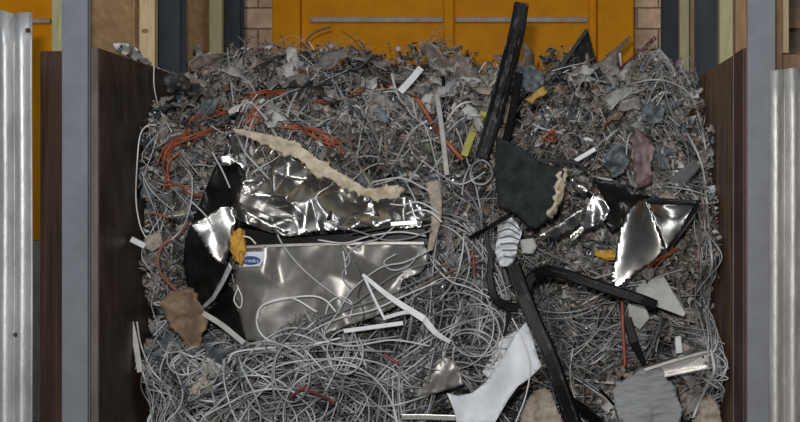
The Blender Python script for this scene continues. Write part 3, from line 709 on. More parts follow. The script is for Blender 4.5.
for (a, lab) in (([(300, 388), (312, 392), (326, 398), (334, 404)], 'red cable lying low in the centre of the tangle'), ([(290, 398), (300, 390), (310, 386)], 'short red cable left in the lower tangle'),
                 ([(384, 354), (392, 360), (400, 364)], 'short red cable at the right of the lower tangle')):
    cable(a, 0.007, cab['red'], lab, off=0.2)

# ------------------------------------------------------------------ traced sheets and plates
def sheet(name, poly, Yv, mat, label=None, cat=None, thick=0.003, crumple=0.0, res=4.0, folds=5, fscale=(0.02, 0.06), parent=None, smooth=True, seed=0, group=None, jag=0.0, facet=0.0, big=None, ribs=None):
    r = np.random.default_rng(seed + 100)
    poly = np.array(poly, float); Yv = np.broadcast_to(np.asarray(Yv, float), (len(poly),))
    # densify the outline
    pts = []; yv = []
    for i in range(len(poly)):
        a, b = poly[i], poly[(i + 1) % len(poly)]; m = max(1, int(np.linalg.norm(b - a) / res))
        for k in range(m): pts.append(a + (b - a) * k / m); yv.append(Yv[i] + (Yv[(i + 1) % len(poly)] - Yv[i]) * k / m)
    nb = len(pts)
    if jag: pts = [np.asarray(q) + r.normal(0, jag, 2) for q in pts]
    x0, y0 = poly.min(0); x1, y1 = poly.max(0)
    inner = []
    for yy in np.arange(y0 + res / 2, y1, res):
        for xx in np.arange(x0 + res / 2, x1, res): inner.append((xx + r.uniform(-.2, .2) * res, yy + r.uniform(-.2, .2) * res))
    allp = [Vector(p) for p in pts]
    pb = np.array(pts)
    keep = []
    for q in inner:
        # point in polygon and not too near the outline
        c = False; j = nb - 1
        for i in range(nb):
            if (pb[i, 1] > q[1]) != (pb[j, 1] > q[1]) and q[0] < (pb[j, 0] - pb[i, 0]) * (q[1] - pb[i, 1]) / (pb[j, 1] - pb[i, 1]) + pb[i, 0]: c = not c
            j = i
        if c and np.min(np.hypot(pb[:, 0] - q[0], pb[:, 1] - q[1])) > res * 0.45: keep.append(Vector(q))
    res_ = delaunay_2d_cdt(allp + keep, [], [list(range(nb))], 1, 1e-5)
    vv = np.array([(v[0], v[1]) for v in res_[0]]); fc = res_[2]
    # depth: smooth blend of the outline depths
    pv = np.array(pts); yv = np.array(yv)
    d2 = ((vv[:, None] - pv[None]) ** 2).sum(2) + 1e-3; wg = 1 / d2 ** 1.3
    Y = (wg * yv[None]).sum(1) / wg.sum(1)
    if crumple > 0:
        h = np.zeros(len(vv))
        for k in range(folds):
            an = r.uniform(0, math.pi); f = r.uniform(*fscale); q = (vv[:, 0] * math.cos(an) + vv[:, 1] * math.sin(an)) * f + r.uniform(0, 1)
            q = q + 0.25 * np.sin(vv[:, 0] * 0.07 + vv[:, 1] * 0.05 + k)
            h += (np.abs((q % 1) - 0.5) - 0.25) * r.uniform(0.5, 1.1)
        Y = Y + h * crumple
    if big:
        sp, am = big; lo = poly.min(0) - sp; hi = poly.max(0) + sp
        cp = [Vector((xx + r.uniform(-.45, .45) * sp, yy + r.uniform(-.45, .45) * sp)) for yy in np.arange(lo[1], hi[1] + sp, sp) for xx in np.arange(lo[0], hi[0] + sp, sp)]
        cr = delaunay_2d_cdt(cp, [], [], 0, 1e-5); cv = np.array([(q[0], q[1]) for q in cr[0]]); ch_ = r.normal(0, am, len(cv)); hh = np.zeros(len(vv))
        for f in cr[2]:
            A, B, C_ = cv[f[0]], cv[f[1]], cv[f[2]]; M2 = np.array([B - A, C_ - A]).T
            if abs(np.linalg.det(M2)) < 1e-6: continue
            uv = np.linalg.solve(M2, (vv - A).T); ins = (uv[0] >= -1e-6) & (uv[1] >= -1e-6) & (uv.sum(0) <= 1 + 1e-6)
            hh[ins] = (ch_[f[0]] + uv[0] * (ch_[f[1]] - ch_[f[0]]) + uv[1] * (ch_[f[2]] - ch_[f[0]]))[ins]
        Y = Y + hh
    if ribs: Y = Y + ribs[2] * np.sin(vv[:, 1] * ribs[0] + vv[:, 0] * ribs[1] * 0.4)
    if facet: Y = Y + r.normal(0, facet, len(vv))
    V = P(vv[:, 0], vv[:, 1], Y)
    # front face towards the camera
    out = []
    for f in fc:
        a, b, c = V[f[0]], V[f[1]], V[f[2]]
        nrm = np.cross(b - a, c - a); out.append(tuple(f) if nrm[1] < 0 else tuple(f)[::-1])
    o = mk(name, V, out, mat, parent, smooth)
    md = o.modifiers.new('thickness', 'SOLIDIFY'); md.thickness = thick; md.offset = -1
    if label and parent is None: tag(o, label, cat, group)
    elif label: o['label'] = label
    return o

def bar(name, pts, Y, wd, dep, mat, label=None, cat=None, parent=None, T=None, bev=0.25, group=None):
    """solid bar along a traced line: wd across the line, dep in depth (metres)"""
    T = T or max(6, len(pts) * 7); q = catmull(np.array(pts, float), T) if len(pts) > 2 else np.linspace(pts[0], pts[1], T)
    y = np.interp(np.linspace(0, 1, T), np.linspace(0, 1, len(Y)), Y) if not np.isscalar(Y) else np.full(T, float(Y))
    Pt = P(q[:, 0], q[:, 1], y)[None]; ref = np.broadcast_to(np.array([0.0, -1.0, 0.0]), Pt.shape); b, nn = frames(Pt, ref)
    wv = np.interp(np.linspace(0, 1, T), np.linspace(0, 1, len(wd)), wd) if not np.isscalar(wd) else np.full(T, wd)
    e = 1 - bev
    sec = np.array([(-1, -e), (-e, -1), (e, -1), (1, -e), (1, e), (e, 1), (-e, 1), (-1, e)]) / 2.0
    V = Pt[0][:, None] + sec[None, :, 0, None] * wv[:, None, None] * b[0][:, None] + sec[None, :, 1, None] * dep * nn[0][:, None]
    k = 8; base = np.arange(T - 1)[:, None] * k; j = np.arange(k)[None]; j2 = (j + 1) % k
    Fq = np.stack([base + j, base + j2, base + k + j2, base + k + j], -1).reshape(-1, 4)
    o = mk(name, V.reshape(-1, 3), capped(Fq, T, k), mat, parent)
    if parent is None: tag(o, label, cat, group)
    elif label: o['label'] = label
    return o

def slab(name, poly, Y, thick, mat, label=None, cat=None, parent=None, group=None, bev=0.004):
    """flat polygon extruded backwards in depth"""
    poly = np.array(poly, float); Yv = np.broadcast_to(np.asarray(Y, float), (len(poly),))
    A = P(poly[:, 0], poly[:, 1], Yv); c = A.mean(0); B = A + np.array([0, thick, 0]); n = len(A)
    ar = np.sum(A[:, 0] * np.roll(A[:, 2], -1) - np.roll(A[:, 0], -1) * A[:, 2])
    Fc = [tuple(range(n)) if ar > 0 else tuple(range(n))[::-1]]
    Fc += [tuple(x + n for x in Fc[0])[::-1]]
    for i in range(n):
        f = (i, i + n, (i + 1) % n + n, (i + 1) % n); Fc.append(f if ar > 0 else f[::-1])
    o = mk(name, np.vstack([A, B]), Fc, mat, parent); bevel(o, bev, 1)
    if parent is None: tag(o, label, cat, group)
    elif label: o['label'] = label
    return o

def lump(name, px, py, Y, rx, ry, rz, mat, label=None, cat=None, parent=None, seed=0, rough=0.25, poly=None):
    bm = bmesh.new(); bmesh.ops.create_icosphere(bm, subdivisions=4, radius=1.0)
    V = np.array([v.co[:] for v in bm.verts]); Fc = [tuple(v.index for v in f.verts) for f in bm.faces]; bm.free()
    r = np.random.default_rng(seed); d = np.zeros(len(V))
    for k in range(14):
        a = r.normal(size=3); f = r.uniform(1.5, 7); d += np.abs(np.sin(V @ a * f * 0.6 + r.uniform(0, 6))) * rough / (1 + f * 0.25)
    V = V * (1 + d - d.mean())[:, None]
    c = P(px, py, Y); V = V * np.array([rx, ry, rz]) + c
    o = mk(name, V, Fc, mat, parent, True)
    if parent is None: tag(o, label, cat)
    elif label: o['label'] = label
    return o

# crushed stainless appliance: base of the thing
ap = empty('crushed_steel_box', (X(330, 6.6), 6.65, Z(345, 6.6)))
tag(ap, 'crushed stainless steel catering box with blue oval badge and cream foam edge', 'appliance')
sheet('front_panel', [(240, 247), (262, 245), (300, 244), (330, 243), (365, 242), (395, 241), (424, 243), (430, 256), (422, 272), (402, 280), (398, 305), (372, 318), (340, 328), (310, 342), (285, 345), (262, 343), (246, 340), (240, 315), (232, 288), (238, 266)],
      [6.52, 6.50, 6.50, 6.52, 6.53, 6.56, 6.6, 6.62, 6.62, 6.62, 6.62, 6.62, 6.60, 6.58, 6.56, 6.55, 6.56, 6.55, 6.55, 6.52], m_steel_dull, parent=ap, crumple=0.03, res=3.2, folds=4, fscale=(0.006, 0.015), seed=3, jag=0.5, big=(25, 0.024))
sheet('side_panel', [(228, 285), (234, 290), (241, 315), (247, 340), (236, 338), (222, 326), (208, 312), (216, 304), (224, 292)], [6.58, 6.56, 6.56, 6.57, 6.62, 6.66, 6.70, 6.68, 6.62], m_dark_steel, parent=ap, res=4, label='side with shadow in its dark colour')  # shadow on this side is put into the sheet's colour
sheet('crushed_lid', [(229, 134), (251, 139), (283, 152), (307, 167), (331, 180), (356, 191), (372, 199), (405, 197), (418, 204), (427, 214), (422, 226), (395, 229), (372, 228), (345, 230), (323, 230), (300, 235), (285, 236), (262, 229), (236, 219), (232, 206), (238, 190), (246, 177), (233, 158)],
      [6.66, 6.68, 6.66, 6.66, 6.66, 6.66, 6.66, 6.66, 6.66, 6.64, 6.56, 6.54, 6.50, 6.48, 6.48, 6.46, 6.46, 6.46, 6.48, 6.50, 6.54, 6.58, 6.64], m_steel, parent=ap, crumple=0.05, res=2.2, folds=3, fscale=(0.008, 0.02), seed=11, big=(15, 0.040), jag=0.5, label='crumpled bright lid')
sheet('foam_edge', [(231, 129), (250, 131), (272, 135), (298, 144), (310, 153), (330, 167), (350, 178), (366, 188), (376, 191), (384, 187), (396, 185), (405, 190), (400, 196), (388, 199), (376, 200), (362, 196), (350, 189), (338, 185), (330, 178), (316, 176), (306, 165), (298, 158), (280, 151), (266, 146), (250, 138), (238, 135)], 6.60, m_foam, parent=ap, thick=0.03, crumple=0.03, res=2.2, folds=5, fscale=(0.02, 0.06), seed=5, jag=0.6, facet=0.003, big=(9, 0.012), label='torn cream foam insulation')
# folded triangles of bright steel on the lid
sheet('torn_flap', [(371, 198), (380, 216), (373, 216), (354, 214), (364, 208)], [6.46, 6.44, 6.42, 6.44, 6.45], m_steel_s, parent=ap, res=4)
sheet('torn_flap', [(330, 210), (341, 221), (334, 222), (326, 220)], [6.44, 6.42, 6.42, 6.43], m_steel_s, parent=ap, res=4)
sheet('torn_flap', [(236, 205), (252, 215), (270, 224), (290, 232), (283, 236), (262, 230), (236, 219)], [6.45, 6.42, 6.42, 6.42, 6.43, 6.44, 6.44], m_steel_s, parent=ap, crumple=0.02, res=3.5, seed=8)
sheet('torn_flap', [(240, 192), (258, 199), (275, 207), (296, 217), (286, 219), (268, 216), (250, 208), (239, 203)], [6.47, 6.45, 6.44, 6.44, 6.43, 6.42, 6.43, 6.45], m_steel_dull, parent=ap, crumple=0.02, res=3.5, seed=9)
# dark slab standing in for the shade between lid and body, top flange of the body
slab('gap_shade', [(236, 226), (262, 231), (300, 237), (360, 232), (425, 228), (430, 246), (395, 243), (330, 245), (262, 247), (240, 247)], 6.62, 0.2, m_dark_steel, parent=ap)
bar('rim', [(246, 247), (290, 245), (330, 244), (375, 243), (424, 243)], 6.50, 0.018, 0.03, m_steel_dull, parent=ap)
bar('bright_trim', [(391, 224), (417, 222)], 6.46, 0.026, 0.02, m_steel_s, parent=ap)
bar('bar_strip', [(352, 234), (380, 228), (410, 222), (430, 218)], 6.48, 0.014, 0.02, m_dark_steel, parent=ap)
# badge
bd = slab('badge_plate', [(241, 252), (264, 251.5), (265, 266), (239, 267)], 6.475, 0.006, m_bwhite, parent=ap, bev=0.001)
a = np.linspace(0, 2 * math.pi, 28, endpoint=False)
slab('badge_oval', [(250.5 + 9.8 * math.cos(t), 260.5 - 4.4 * math.sin(t)) for t in a], 6.471, 0.006, m_blue, parent=bd, bev=0.001, label='blue oval badge with white lettering')
for k, (lp) in enumerate([[(243.3, 258.4), (243.3, 262.4)], [(243.3, 258.6), (245.2, 258.6)], [(243.3, 260.2), (244.9, 260.2)], [(246.2, 260.2), (246.2, 262.4)], [(246.2, 260.6), (247.4, 260.0)],
                         [(248.4, 260.2), (249.6, 260.0), (249.8, 262.3)], [(248.4, 261.8), (249.8, 261.2)], [(251.0, 262.4), (251.0, 260.2), (252.6, 260.2), (252.8, 262.4)], [(254.0, 258.8), (254.0, 262.4)], [(254.0, 261.2), (255.6, 260.0)], [(254.2, 261.0), (255.8, 262.4)], [(257.0, 261.2), (258.4, 261.0), (257.8, 259.9), (256.9, 261.0), (258.3, 262.2)]]):
    bar('letter_stroke', lp, 6.470, 0.0034, 0.004, m_bwhite, parent=bd, T=6)
# yellow foam and the black bent end sheet
lump('foam_lump', 237, 247, 6.45, 0.042, 0.035, 0.085, m_foam_y, 'yellow orange foam lump beside the blue badge', 'foam', seed=4, rough=0.4)
bs = empty('bent_black_sheet', (X(205, 6.5), 6.5, Z(312, 6.5)))
tag(bs, 'black bent metal sheet with bright folded corner, left of the badge', 'metal sheet')
sheet('black_face', [(226, 150), (246, 178), (239, 195), (234, 222), (229, 250), (227, 275), (218, 298), (207, 311), (196, 302), (187, 285), (183, 262), (185, 240), (192, 222), (205, 190), (214, 168)],
      [6.62, 6.56, 6.52, 6.48, 6.46, 6.46, 6.5, 6.52, 6.6, 6.62, 6.62, 6.60, 6.58, 6.6, 6.62], m_dark_steel, parent=bs, crumple=0.03, res=4, seed=21)
sheet('bright_corner', [(190, 225), (206, 216), (222, 206), (233, 207), (236, 222), (232, 238), (229, 250), (224, 264), (216, 262), (203, 246)], [6.40, 6.42, 6.44, 6.44, 6.42, 6.42, 6.40, 6.36, 6.36, 6.37], m_steel_s, parent=bs, res=3.5, crumple=0.03, folds=3, fscale=(0.012, 0.03), seed=2, label='bright folded corner')
sheet('bright_edge', [(229, 262), (232, 268), (224, 284), (214, 300), (204, 309), (202, 306), (212, 296), (221, 280)], [6.38, 6.38, 6.40, 6.42, 6.46, 6.46, 6.42, 6.40], m_galv, parent=bs, res=3, label='bright cut edge')
sheet('bright_crease', [(217, 158), (230, 153), (236, 162), (228, 166), (219, 165)], [6.50, 6.5, 6.5, 6.5, 6.5], m_steel_s, parent=bs, res=3.5, crumple=0.03, seed=6)
sheet('crumpled_cardboard', [(160, 302), (166, 294), (178, 290), (192, 293), (199, 302), (207, 318), (203, 334), (200, 346), (190, 350), (181, 338), (172, 326), (163, 316)], [6.62, 6.6, 6.58, 6.56, 6.55, 6.54, 6.54, 6.56, 6.58, 6.58, 6.6, 6.62], m_card, 'brown crumpled cardboard at the left below the black sheet', 'cardboard', thick=0.03, crumple=0.05, res=2.5, folds=3, fscale=(0.015, 0.045), seed=12, jag=0.6, big=(8, 0.022), facet=0.003)
bar('wooden_lath', [(203, 313), (222, 325), (244, 343)], 6.50, 0.028, 0.012, m_plate, 'pale lath slanting under the black bent sheet', 'lath')
# board with a cream broken edge
bo = empty('dark_board', (X(530, 6.5), 6.5, Z(229, 6.5)))
tag(bo, 'dark green black board with a broken cream edge', 'board')
sheet('face', [(496, 137), (512, 143), (526, 151), (541, 163), (559, 167), (564, 171), (558, 193), (550, 217), (536, 229), (526, 224), (516, 214), (498, 206), (495, 170)], [6.52, 6.5, 6.48, 6.46, 6.44, 6.43, 6.43, 6.44, 6.46, 6.47, 6.48, 6.5, 6.52], m_board, parent=bo, thick=0.03, crumple=0.012, res=4.5, seed=14)
sheet('broken_edge', [(560, 169), (569, 170), (566, 184), (563, 197), (556, 214), (552, 219), (549, 217), (556, 196), (557, 182)], [6.43, 6.46, 6.46, 6.46, 6.46, 6.46, 6.42, 6.42, 6.42], m_foam, parent=bo, thick=0.02, crumple=0.02, res=2.5, fscale=(0.06, 0.15), seed=15, jag=0.5, facet=0.005, label='broken cream edge')
bar('black_batten', [(538, 160), (560, 161), (576, 163), (588, 172)], 6.45, 0.022, 0.02, m_black, 'thin black batten along the top of the dark board', 'batten')
bar('white_tube', [(575, 161), (595, 149)], 6.6, 0.024, 0.02, m_wstrip, 'short white tube above the dark board', 'tube')
# bent steel group at right
b1 = sheet('bent_steel_sheet', [(537, 237), (560, 224), (577, 212), (588, 206), (583, 220), (574, 230), (556, 238)], [6.34, 6.38, 6.42, 6.46, 6.42, 6.40, 6.38], m_steel_s, 'pointed steel sheet scrap at the foot of the dark board', 'metal sheet', crumple=0.02, res=3.5, folds=3, fscale=(0.02, 0.05), seed=31)
sheet('bent_steel_sheet', [(569, 178), (586, 183), (590, 190), (582, 196), (574, 190)], 6.46, m_steel, 'small bright crumpled steel scrap right of the cream edge', 'metal sheet', crumple=0.06, res=2.5, fscale=(0.04, 0.09), seed=32)
sheet('bent_steel_sheet', [(583, 208), (594, 194), (604, 200), (610, 210), (606, 219), (595, 226), (584, 229), (579, 222)], [6.44, 6.44, 6.42, 6.40, 6.40, 6.40, 6.40, 6.42], m_steel, 'curled bright steel scrap with a hole beside the black hollow', 'metal sheet', crumple=0.06, res=2.6, folds=4, fscale=(0.02, 0.05), seed=33)
sheet('bent_steel_sheet', [(570, 236), (581, 226), (588, 225), (579, 238), (571, 244)], 6.42, m_steel_s, 'narrow bright steel sliver below the curled scrap', 'metal sheet', crumple=0.02, res=3, seed=34)
fs = empty('folded_steel_sheet', (X(655, 6.4), 6.45, Z(287, 6.4)))
tag(fs, 'large folded stainless sheet with black hollow and pointed lobes', 'metal sheet')
sheet('left_lobe', [(640, 199), (646, 200), (652, 214), (660, 234), (665, 249), (654, 261), (634, 275), (624, 284), (614, 288), (611, 281), (615, 258), (619, 232), (627, 212)], [6.46, 6.42, 6.36, 6.34, 6.34, 6.36, 6.40, 6.40, 6.40, 6.42, 6.44, 6.46, 6.47], m_steel_s, parent=fs, res=3, crumple=0.02, folds=2, fscale=(0.01, 0.02), seed=41)
sheet('right_lobe', [(646, 202), (662, 204), (682, 204), (697, 203), (690, 215), (680, 232), (666, 250), (660, 234), (652, 216)], [6.48, 6.50, 6.46, 6.40, 6.40, 6.38, 6.34, 6.38, 6.42], m_steel_s, parent=fs, res=3, crumple=0.02, folds=2, fscale=(0.01, 0.02), seed=42)
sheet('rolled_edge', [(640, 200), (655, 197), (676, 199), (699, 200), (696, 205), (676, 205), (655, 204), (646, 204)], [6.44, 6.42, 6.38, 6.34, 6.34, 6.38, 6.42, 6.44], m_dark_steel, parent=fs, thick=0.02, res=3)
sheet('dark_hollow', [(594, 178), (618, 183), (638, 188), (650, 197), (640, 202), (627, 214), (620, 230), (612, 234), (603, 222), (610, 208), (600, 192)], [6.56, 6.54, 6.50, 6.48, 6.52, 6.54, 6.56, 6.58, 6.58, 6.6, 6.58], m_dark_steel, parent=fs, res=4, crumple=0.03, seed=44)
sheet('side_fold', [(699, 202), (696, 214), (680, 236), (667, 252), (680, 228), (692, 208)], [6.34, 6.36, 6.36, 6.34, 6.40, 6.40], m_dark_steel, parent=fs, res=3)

# ------------------------------------------------------------------ black profile and black frame
pr = empty('black_profile', (X(480, 6.8), 6.8, Z(158, 6.8)))
tag(pr, 'long black plastic profile leaning up above the heap', 'profile')
pb_ = bar('body', [(521.5, 5), (516, 36), (506, 75), (496, 112), (482, 158)], [6.95, 6.85, 6.78, 6.72, 6.68], [0.085, 0.092, 0.096, 0.092, 0.075], 0.05, m_black_d, parent=pr)
bar('ridge', [(516, 8), (510, 36), (500, 75), (490, 112), (477, 154)], [6.92, 6.82, 6.75, 6.69, 6.65], 0.016, 0.03, m_black, parent=pb_)
bar('ridge', [(527, 8), (522, 36), (512, 75), (502, 112), (488, 154)], [6.92, 6.82, 6.75, 6.69, 6.65], 0.016, 0.03, m_black, parent=pb_)
bar('ridge', [(520, 30), (507, 80), (496, 118)], [6.83, 6.74, 6.68], 0.008, 0.03, m_black, parent=pb_)
bar('black_batten', [(519, 74), (514, 105), (506, 142)], [6.76, 6.70, 6.62], 0.045, 0.03, m_black, 'short black batten right beside the long black profile', 'batten')

fr = empty('broken_plastic_frame', (X(545, 6.4), 6.4, Z(425, 6.4)))
tag(fr, 'broken black plastic frame with upright and long right arm', 'frame')
up_ = bar('upright', [(513, 266), (524, 296), (535, 322), (549, 352), (560, 383), (574, 425)], [6.42, 6.38, 6.36, 6.34, 6.33, 6.33], [0.085, 0.085, 0.078, 0.076, 0.082, 0.09], 0.06, m_black, parent=fr)
bar('groove_strip', [(517, 272), (530, 302), (541, 327), (554, 357), (565, 386), (577, 420)], [6.385, 6.345, 6.325, 6.305, 6.295, 6.295], 0.012, 0.01, m_black_d, parent=up_)
bar('groove_strip', [(509, 274), (520, 304), (531, 329), (544, 358), (555, 388), (566, 420)], [6.385, 6.345, 6.325, 6.305, 6.295, 6.295], 0.006, 0.01, m_black_d, parent=up_)
ar_ = bar('arm', [(527, 298), (528, 284), (535, 275), (548, 271), (562, 273), (582, 280), (612, 290), (640, 299), (656, 305)], [6.40, 6.40, 6.40, 6.38, 6.36, 6.34, 6.32, 6.30, 6.30], [0.05, 0.055, 0.058, 0.056, 0.055, 0.056, 0.056, 0.055, 0.052], 0.05, m_black, parent=fr, T=60)
bar('groove_strip', [(552, 270.5), (582, 278.5), (612, 288.5), (640, 297.5), (654, 303)], [6.35, 6.31, 6.29, 6.27, 6.27], 0.006, 0.01, m_black_d, parent=ar_)
bar('broken_tongue', [(492, 250), (490, 274), (494, 296), (506, 306), (518, 308)], [6.48, 6.46, 6.44, 6.42, 6.41], [0.03, 0.035, 0.045, 0.05, 0.05], 0.03, m_black, parent=fr)
bar('broken_tongue', [(509, 300), (508, 318), (504, 336)], [6.42, 6.42, 6.42], [0.035, 0.02, 0.012], 0.02, m_black, parent=fr)
bar('lower_spur', [(566, 398), (584, 410), (600, 424)], [6.34, 6.36, 6.4], [0.05, 0.05, 0.05], 0.04, m_black, parent=fr)
bar('black_batten', [(470, 238), (488, 228), (510, 215)], [6.5, 6.46, 6.44], 0.024, 0.02, m_black, 'black batten slanting over the white crumpled sheet', 'batten')
bar('black_batten', [(486, 232), (489, 250), (492, 268)], [6.48, 6.47, 6.46], 0.020, 0.02, m_black, 'thin upright black batten left of the white crumpled sheet', 'batten')
bar('black_batten', [(627, 318), (634, 342), (644, 364)], [6.62, 6.60, 6.6], [0.05, 0.05, 0.03], 0.03, m_black, 'black batten slanting right of the red brown rod', 'batten')

# ------------------------------------------------------------------ white things
sheet('white_sheet', [(447, 393), (458, 396), (472, 393), (486, 382), (497, 366), (507, 350), (516, 334), (526, 322), (532, 335), (538, 358), (542, 366), (530, 378), (518, 386), (508, 400), (494, 424), (457, 426), (454, 410)],
      np.array([6.36, 6.40, 6.44, 6.46, 6.46, 6.44, 6.44, 6.46, 6.46, 6.42, 6.42, 6.38, 6.34, 6.34, 6.34, 6.38, 6.36]) - 0.09, m_white, 'large curved white plastic sheet left of the black frame foot', 'plastic sheet', thick=0.004, crumple=0.03, res=4, folds=3, fscale=(0.008, 0.02), seed=51)
sheet('white_sheet', [(497, 343), (505, 337), (518, 330), (508, 348), (498, 366), (488, 378), (482, 372), (490, 358)], [6.5, 6.5, 6.48, 6.5, 6.5, 6.5, 6.52, 6.52], m_white, 'narrow white plastic shard behind the large white sheet', 'plastic sheet', res=4, seed=52)
sheet('crumpled_white_sheet', [(498, 220), (508, 214), (516, 222), (522, 232), (518, 244), (516, 258), (510, 267), (500, 266), (495, 252), (497, 236)], [6.5, 6.48, 6.46, 6.48, 6.48, 6.5, 6.5, 6.52, 6.52, 6.52], m_white, 'crumpled white sheet striped by dark wires, above the black frame', 'plastic sheet', crumple=0.06, res=2.5, fscale=(0.04, 0.09), seed=53)
for k in range(6):
    cable([(496 + k * 1.5, 226 + k * 6), (508 + k, 222 + k * 7), (520, 230 + k * 5)], 0.003, Dk, 'dark wire crossing the crumpled white sheet', Y=6.42, name='wire', group='dark wires over the white sheet'); REG.append((COL.objects[-1], COL.objects[-1]['label'], 508, 226 + 6 * k))
sheet('pale_pad', [(520, 240), (533, 238), (537, 246), (533, 254), (522, 253)], 6.52, m_plate, 'pale grey square pad right of the crumpled white sheet', 'pad', thick=0.02, res=4, seed=54)
bar('white_strip', [(363, 274), (374, 298), (385, 320)], [6.42, 6.42, 6.42], 0.013, 0.005, m_wstrip, 'thin white strip, left leg of the white V', 'strip')
bar('white_strip', [(363, 275), (390, 297), (424, 319)], [6.41, 6.42, 6.42], [0.018, 0.028, 0.036], 0.005, m_wstrip, 'wide white strip, right leg of the white V', 'strip')
bar('white_strip', [(424, 319), (436, 333), (450, 342)], [6.44, 6.44, 6.46], [0.035, 0.03, 0.02], 0.006, m_wstrip, 'white strip tail running towards the lower centre', 'strip')
bar('white_strip', [(384, 318), (402, 313), (412, 312)], [6.43, 6.43, 6.43], 0.02, 0.006, m_wstrip, 'short white strip closing the foot of the white V', 'strip')
bar('white_strip', [(344, 331), (374, 327), (403, 323)], [6.42, 6.42, 6.42], 0.022, 0.006, m_wstrip, 'level white strip below the white V', 'strip')
bar('white_strip', [(400, 92), (411, 80), (421, 68)], [7.0, 7.05, 7.1], 0.04, 0.008, m_wstrip, 'short white strip high on the upper slope', 'strip')
bar('beige_strip', [(437, 95), (442, 130), (447, 175)], [6.92, 6.82, 6.78], 0.028, 0.012, film['pale'], 'upright beige strip beside the orange hose', 'strip')
bar('yellow_strip', [(484, 112), (474, 130), (464, 156)], [6.82, 6.78, 6.74], 0.04, 0.01, M('yellow_green', (0.36, 0.33, 0.06), 0.6), 'yellow green strip left of the black profile', 'strip')
bar('beige_strip', [(432, 182), (436, 200), (436, 222), (430, 250)], [6.62, 6.60, 6.6, 6.6], [0.07, 0.065, 0.05, 0.03], 0.03, film['taupe'], 'thick beige strip at the right end of the steel box', 'strip')
bar('white_tube', [(131, 239), (145, 246)], [6.6, 6.62], 0.03, 0.03, m_wstrip, 'short white tube poking out at the left panel', 'tube')
slab('brown_chip', [(145, 236), (160, 232), (163, 245), (152, 252), (144, 248)], 6.64, 0.02, film['taupe'], 'tan chip of board beside the short white tube', 'chip')
bar('beige_strip', [(131, 322), (136, 345), (140, 372)], [6.68, 6.68, 6.68], 0.03, 0.01, film['pale'], 'pale strip lying against the lower left panel', 'strip')
sheet('crumpled_paper', [(111, 43), (124, 43), (134, 46), (143, 54), (152, 64), (144, 66), (130, 58), (118, 51)], np.array([6.42, 6.5, 6.6, 6.75, 6.9, 6.9, 6.7, 6.5]), film['white'], 'crumpled white paper along the top of the left panel', 'paper', crumple=0.05, res=2.5, fscale=(0.05, 0.12), seed=61)

# ------------------------------------------------------------------ right lower group
sheet('grey_pad', [(612, 390), (624, 380), (640, 374), (662, 370), (672, 388), (682, 410), (678, 424), (626, 426), (616, 408)], np.array([6.48, 6.48, 6.48, 6.5, 6.48, 6.46, 6.44, 6.42, 6.44]) - 0.02, m_greypad, 'ribbed grey padded slab at the lower right', 'pad', thick=0.05, crumple=0.02, res=2.2, folds=3, seed=71, jag=0.4, big=(16, 0.012), ribs=(0.9, 0.35, 0.004))
ch = empty('metal_channel', (X(680, 6.5), 6.5, Z(372, 6.5)))
tag(ch, 'bright metal channel pointing at the lower right panel', 'channel')
slab('web_plate', [(650, 368), (706, 354), (711, 366), (668, 376)], [6.50, 6.48, 6.48, 6.50], 0.004, m_alu, parent=ch, bev=0.001)
bar('top_flange', [(644, 369), (676, 359), (706, 351)], [6.46, 6.45, 6.45], 0.02, 0.06, m_alu, parent=ch)
bar('lower_flange', [(664, 376), (690, 371), (711, 367)], [6.47, 6.46, 6.46], 0.008, 0.05, m_alu, parent=ch)
for q in ((703, 357), (706, 363)):
    slab('hole', [(q[0] + 1.3 * math.cos(t), q[1] + 1.3 * math.sin(t)) for t in np.linspace(0, 6.28, 8, endpoint=False)], 6.478, 0.003, m_dark_steel, parent=ch, bev=0.0005)
slab('light_plate', [(636, 288), (645, 280), (664, 276), (672, 290), (686, 313), (684, 317), (660, 308), (636, 299)], [6.56, 6.56, 6.56, 6.54, 6.52, 6.52, 6.54, 6.56], 0.012, m_plate, 'light grey broken plate right of the black frame arm', 'plate')
slab('light_plate', [(628, 303), (645, 306), (650, 318), (640, 330), (629, 322)], 6.62, 0.012, m_plate, 'pale plate shard under the black frame arm', 'plate')
slab('light_plate', [(675, 337), (681, 336), (683, 353), (676, 354)], 6.56, 0.01, m_wstrip, 'small white plate above the metal channel', 'plate')
sheet('stone_lump', [(700, 402), (710, 393), (718, 403), (722, 424), (696, 424)], [6.62, 6.66, 6.62, 6.56, 6.56], film['taupe'], 'brown grey lump at the foot of the right panel', 'lump', thick=0.08, res=3, jag=0.5, big=(9, 0.02), seed=91)
sheet('brown_card', [(524, 404), (533, 392), (545, 386), (554, 398), (563, 426), (520, 426)], [6.5, 6.54, 6.56, 6.52, 6.46, 6.44], film['taupe'], 'taupe creased card between the white sheet and black frame foot', 'card', thick=0.02, res=3, jag=0.5, big=(12, 0.014), seed=92)
lump('foam_lump', 607, 254, 6.60, 0.06, 0.03, 0.026, m_foam_y, 'yellow orange foam scrap left of the folded steel sheet', 'foam', seed=9, rough=0.4)
sheet('foam_scrap', [(526, 99), (534, 92), (544, 86), (548, 92), (540, 97), (532, 104)], 6.92, film['yellow'], 'mustard crumpled scrap right of the long black profile', 'scrap', thick=0.012, crumple=0.06, res=2.6, fscale=(0.04, 0.09), seed=10)
sheet('tarnished_plate', [(405, 372), (425, 360), (440, 350), (458, 366), (464, 384), (440, 392), (418, 398), (404, 392)], 6.56, m_steel_dull, 'dull grey dented plate left of the large white sheet', 'plate', crumple=0.03, res=4, seed=73)
bar('bright_trim', [(402, 417), (425, 417), (455, 418)], 6.4, 0.03, 0.01, m_steel_s, 'bright metal strip at the bottom left of the white sheet', 'strip')
